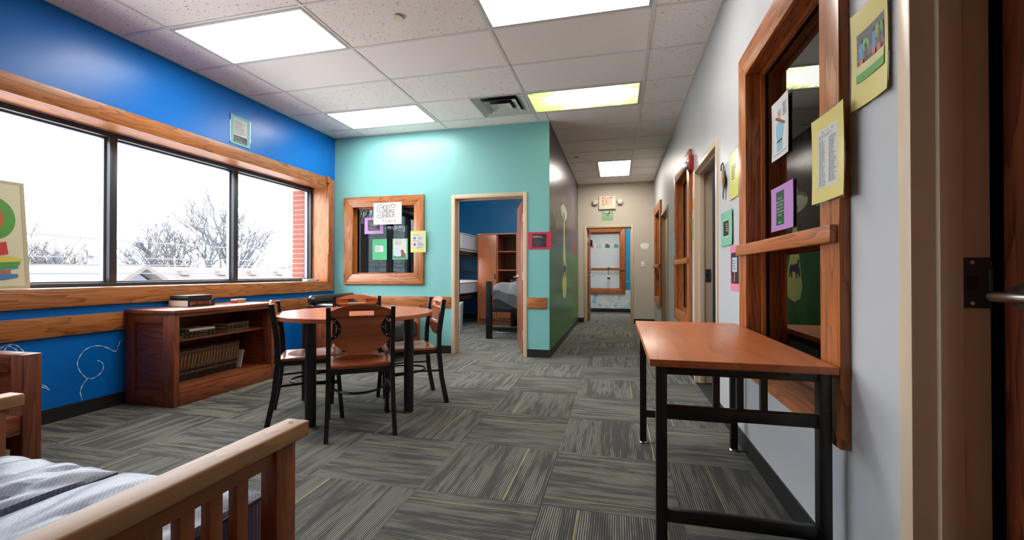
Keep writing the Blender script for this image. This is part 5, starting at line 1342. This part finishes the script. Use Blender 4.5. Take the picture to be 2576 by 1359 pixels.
house('green roofed house mirrored in the teal wall window', -20, -13, -23, -11.8, 4.2, 1.6, 'Y', 'greenroof', 'brick')
# power lines
def wire(pts, lb):
    o = thing('power_line', lb, 'cable', (-12, pts[0][0], pts[0][1]-.1), group='power lines beyond the window'); P2 = [(-12, -30, pts[0][1]+.2)]+[(-12, y, z) for y, z in pts]+[(-12, 60, pts[-1][1]+.3)]
    MB().tube(P2, .014, 5).build('cable', 'gunmetal', o)
wire([(6.42,1.89),(7.8,1.86),(11.42,1.86),(14.49,1.90)], 'highest thin power line crossing the window view')
wire([(6.42,1.41),(11.42,1.47),(14.49,1.55)], 'second power line from the top outside the window')
wire([(6.42,1.24),(11.42,1.29),(14.5,1.34)], 'third power line from the top outside the window')
wire([(6.42,1.05),(11.42,1.05),(14.5,1.03)], 'lowest power line crossing in front of the roofs')
# bare trees
def tree(lb, x, y, h, spread, seed, depth=6, mat='bark', base=-5.0, trunk=.22, lean=.0, thick=1.0, fork=.28):
    rn = random.Random(seed); m = MB()
    def grow(p, d, l, r, k):
        q = p+d*l*.5+Vector((rn.uniform(-1,1), rn.uniform(-1,1), rn.uniform(-.3,.5)))*l*.07; e = q+(d+Vector((rn.uniform(-1,1), rn.uniform(-1,1), rn.uniform(0,.6)))*.16).normalized()*l*.5
        m.tube([p, q, e], [r, r*.85, r*.66], 5 if k > 3 else 3, caps=False)
        if k == 0: return
        for c in range(rn.choice((3, 3, 4)) if k > 2 else rn.choice((2, 3, 3))):
            nd = (d+Vector((rn.uniform(-1,1)*spread, rn.uniform(-1,1)*spread, rn.uniform(-.15,.55)))).normalized()
            grow(e if rn.random() < .7 else q, nd, l*rn.uniform(.62, .86), max(r*.62, .012*thick), k-1)
    o = thing('bare_tree', lb, 'tree', (x, y, base), group='bare trees beyond the roofs')
    L = h*fork
    grow(Vector((x, y, base)), Vector((lean, lean*.5, 1)).normalized(), L, trunk*thick, depth)
    ob = m.build('branches', mat, o)
    return o
tree('tall spreading bare tree left of the second mullion', -30, 27.4, 10.6, .85, 3, 7, 'bark', trunk=.30, lean=-.05, fork=.34)
tree('bare tree in the middle of the centre pane', -34, 27.5, 10.0, .75, 8, 7, 'bark', trunk=.20, fork=.33)
tree('bare slender tree beside the spreading tree', -34, 24.6, 8.4, .7, 5, 6, 'bark', trunk=.14, fork=.32)
rn = random.Random(2)
k = 0
names = ['far left', 'second left', 'third left', 'left middle', 'middle', 'right middle', 'third right', 'second right', 'far right', 'outermost right']
for (x, y, h, mt) in ((-45, 23.5, 7.6, 'bark'), (-44, 26.5, 7.4, 'bark_warm'), (-46, 33, 7.8, 'bark_warm'), (-44, 34, 8.2, 'bark_green'), (-42, 35, 8.0, 'bark_green'), (-44, 39, 8.2, 'bark_green'), (-42, 47, 8.6, 'bark'), (-40, 50, 9.0, 'bark_warm'), (-38, 52, 9.4, 'bark_warm'), (-40, 46, 8.6, 'bark')):
    tree(f'{names[k]} bushy bare tree in the distant thicket', x, y, h*(1.05 if k < 2 else .80), .95, 20+k, 6, mt, trunk=.14, thick=2.2, fork=.33); k += 1
for k, (x, y, h) in enumerate(((-8.4, -2.2, 9.5),)):
    tree(('bare tree mirrored at the left of the teal wall window', 'smaller bare tree mirrored beside the green roof')[k], x, y, h, .75, 50+k, 7, 'bark', trunk=.14, thick=.8, fork=.30)
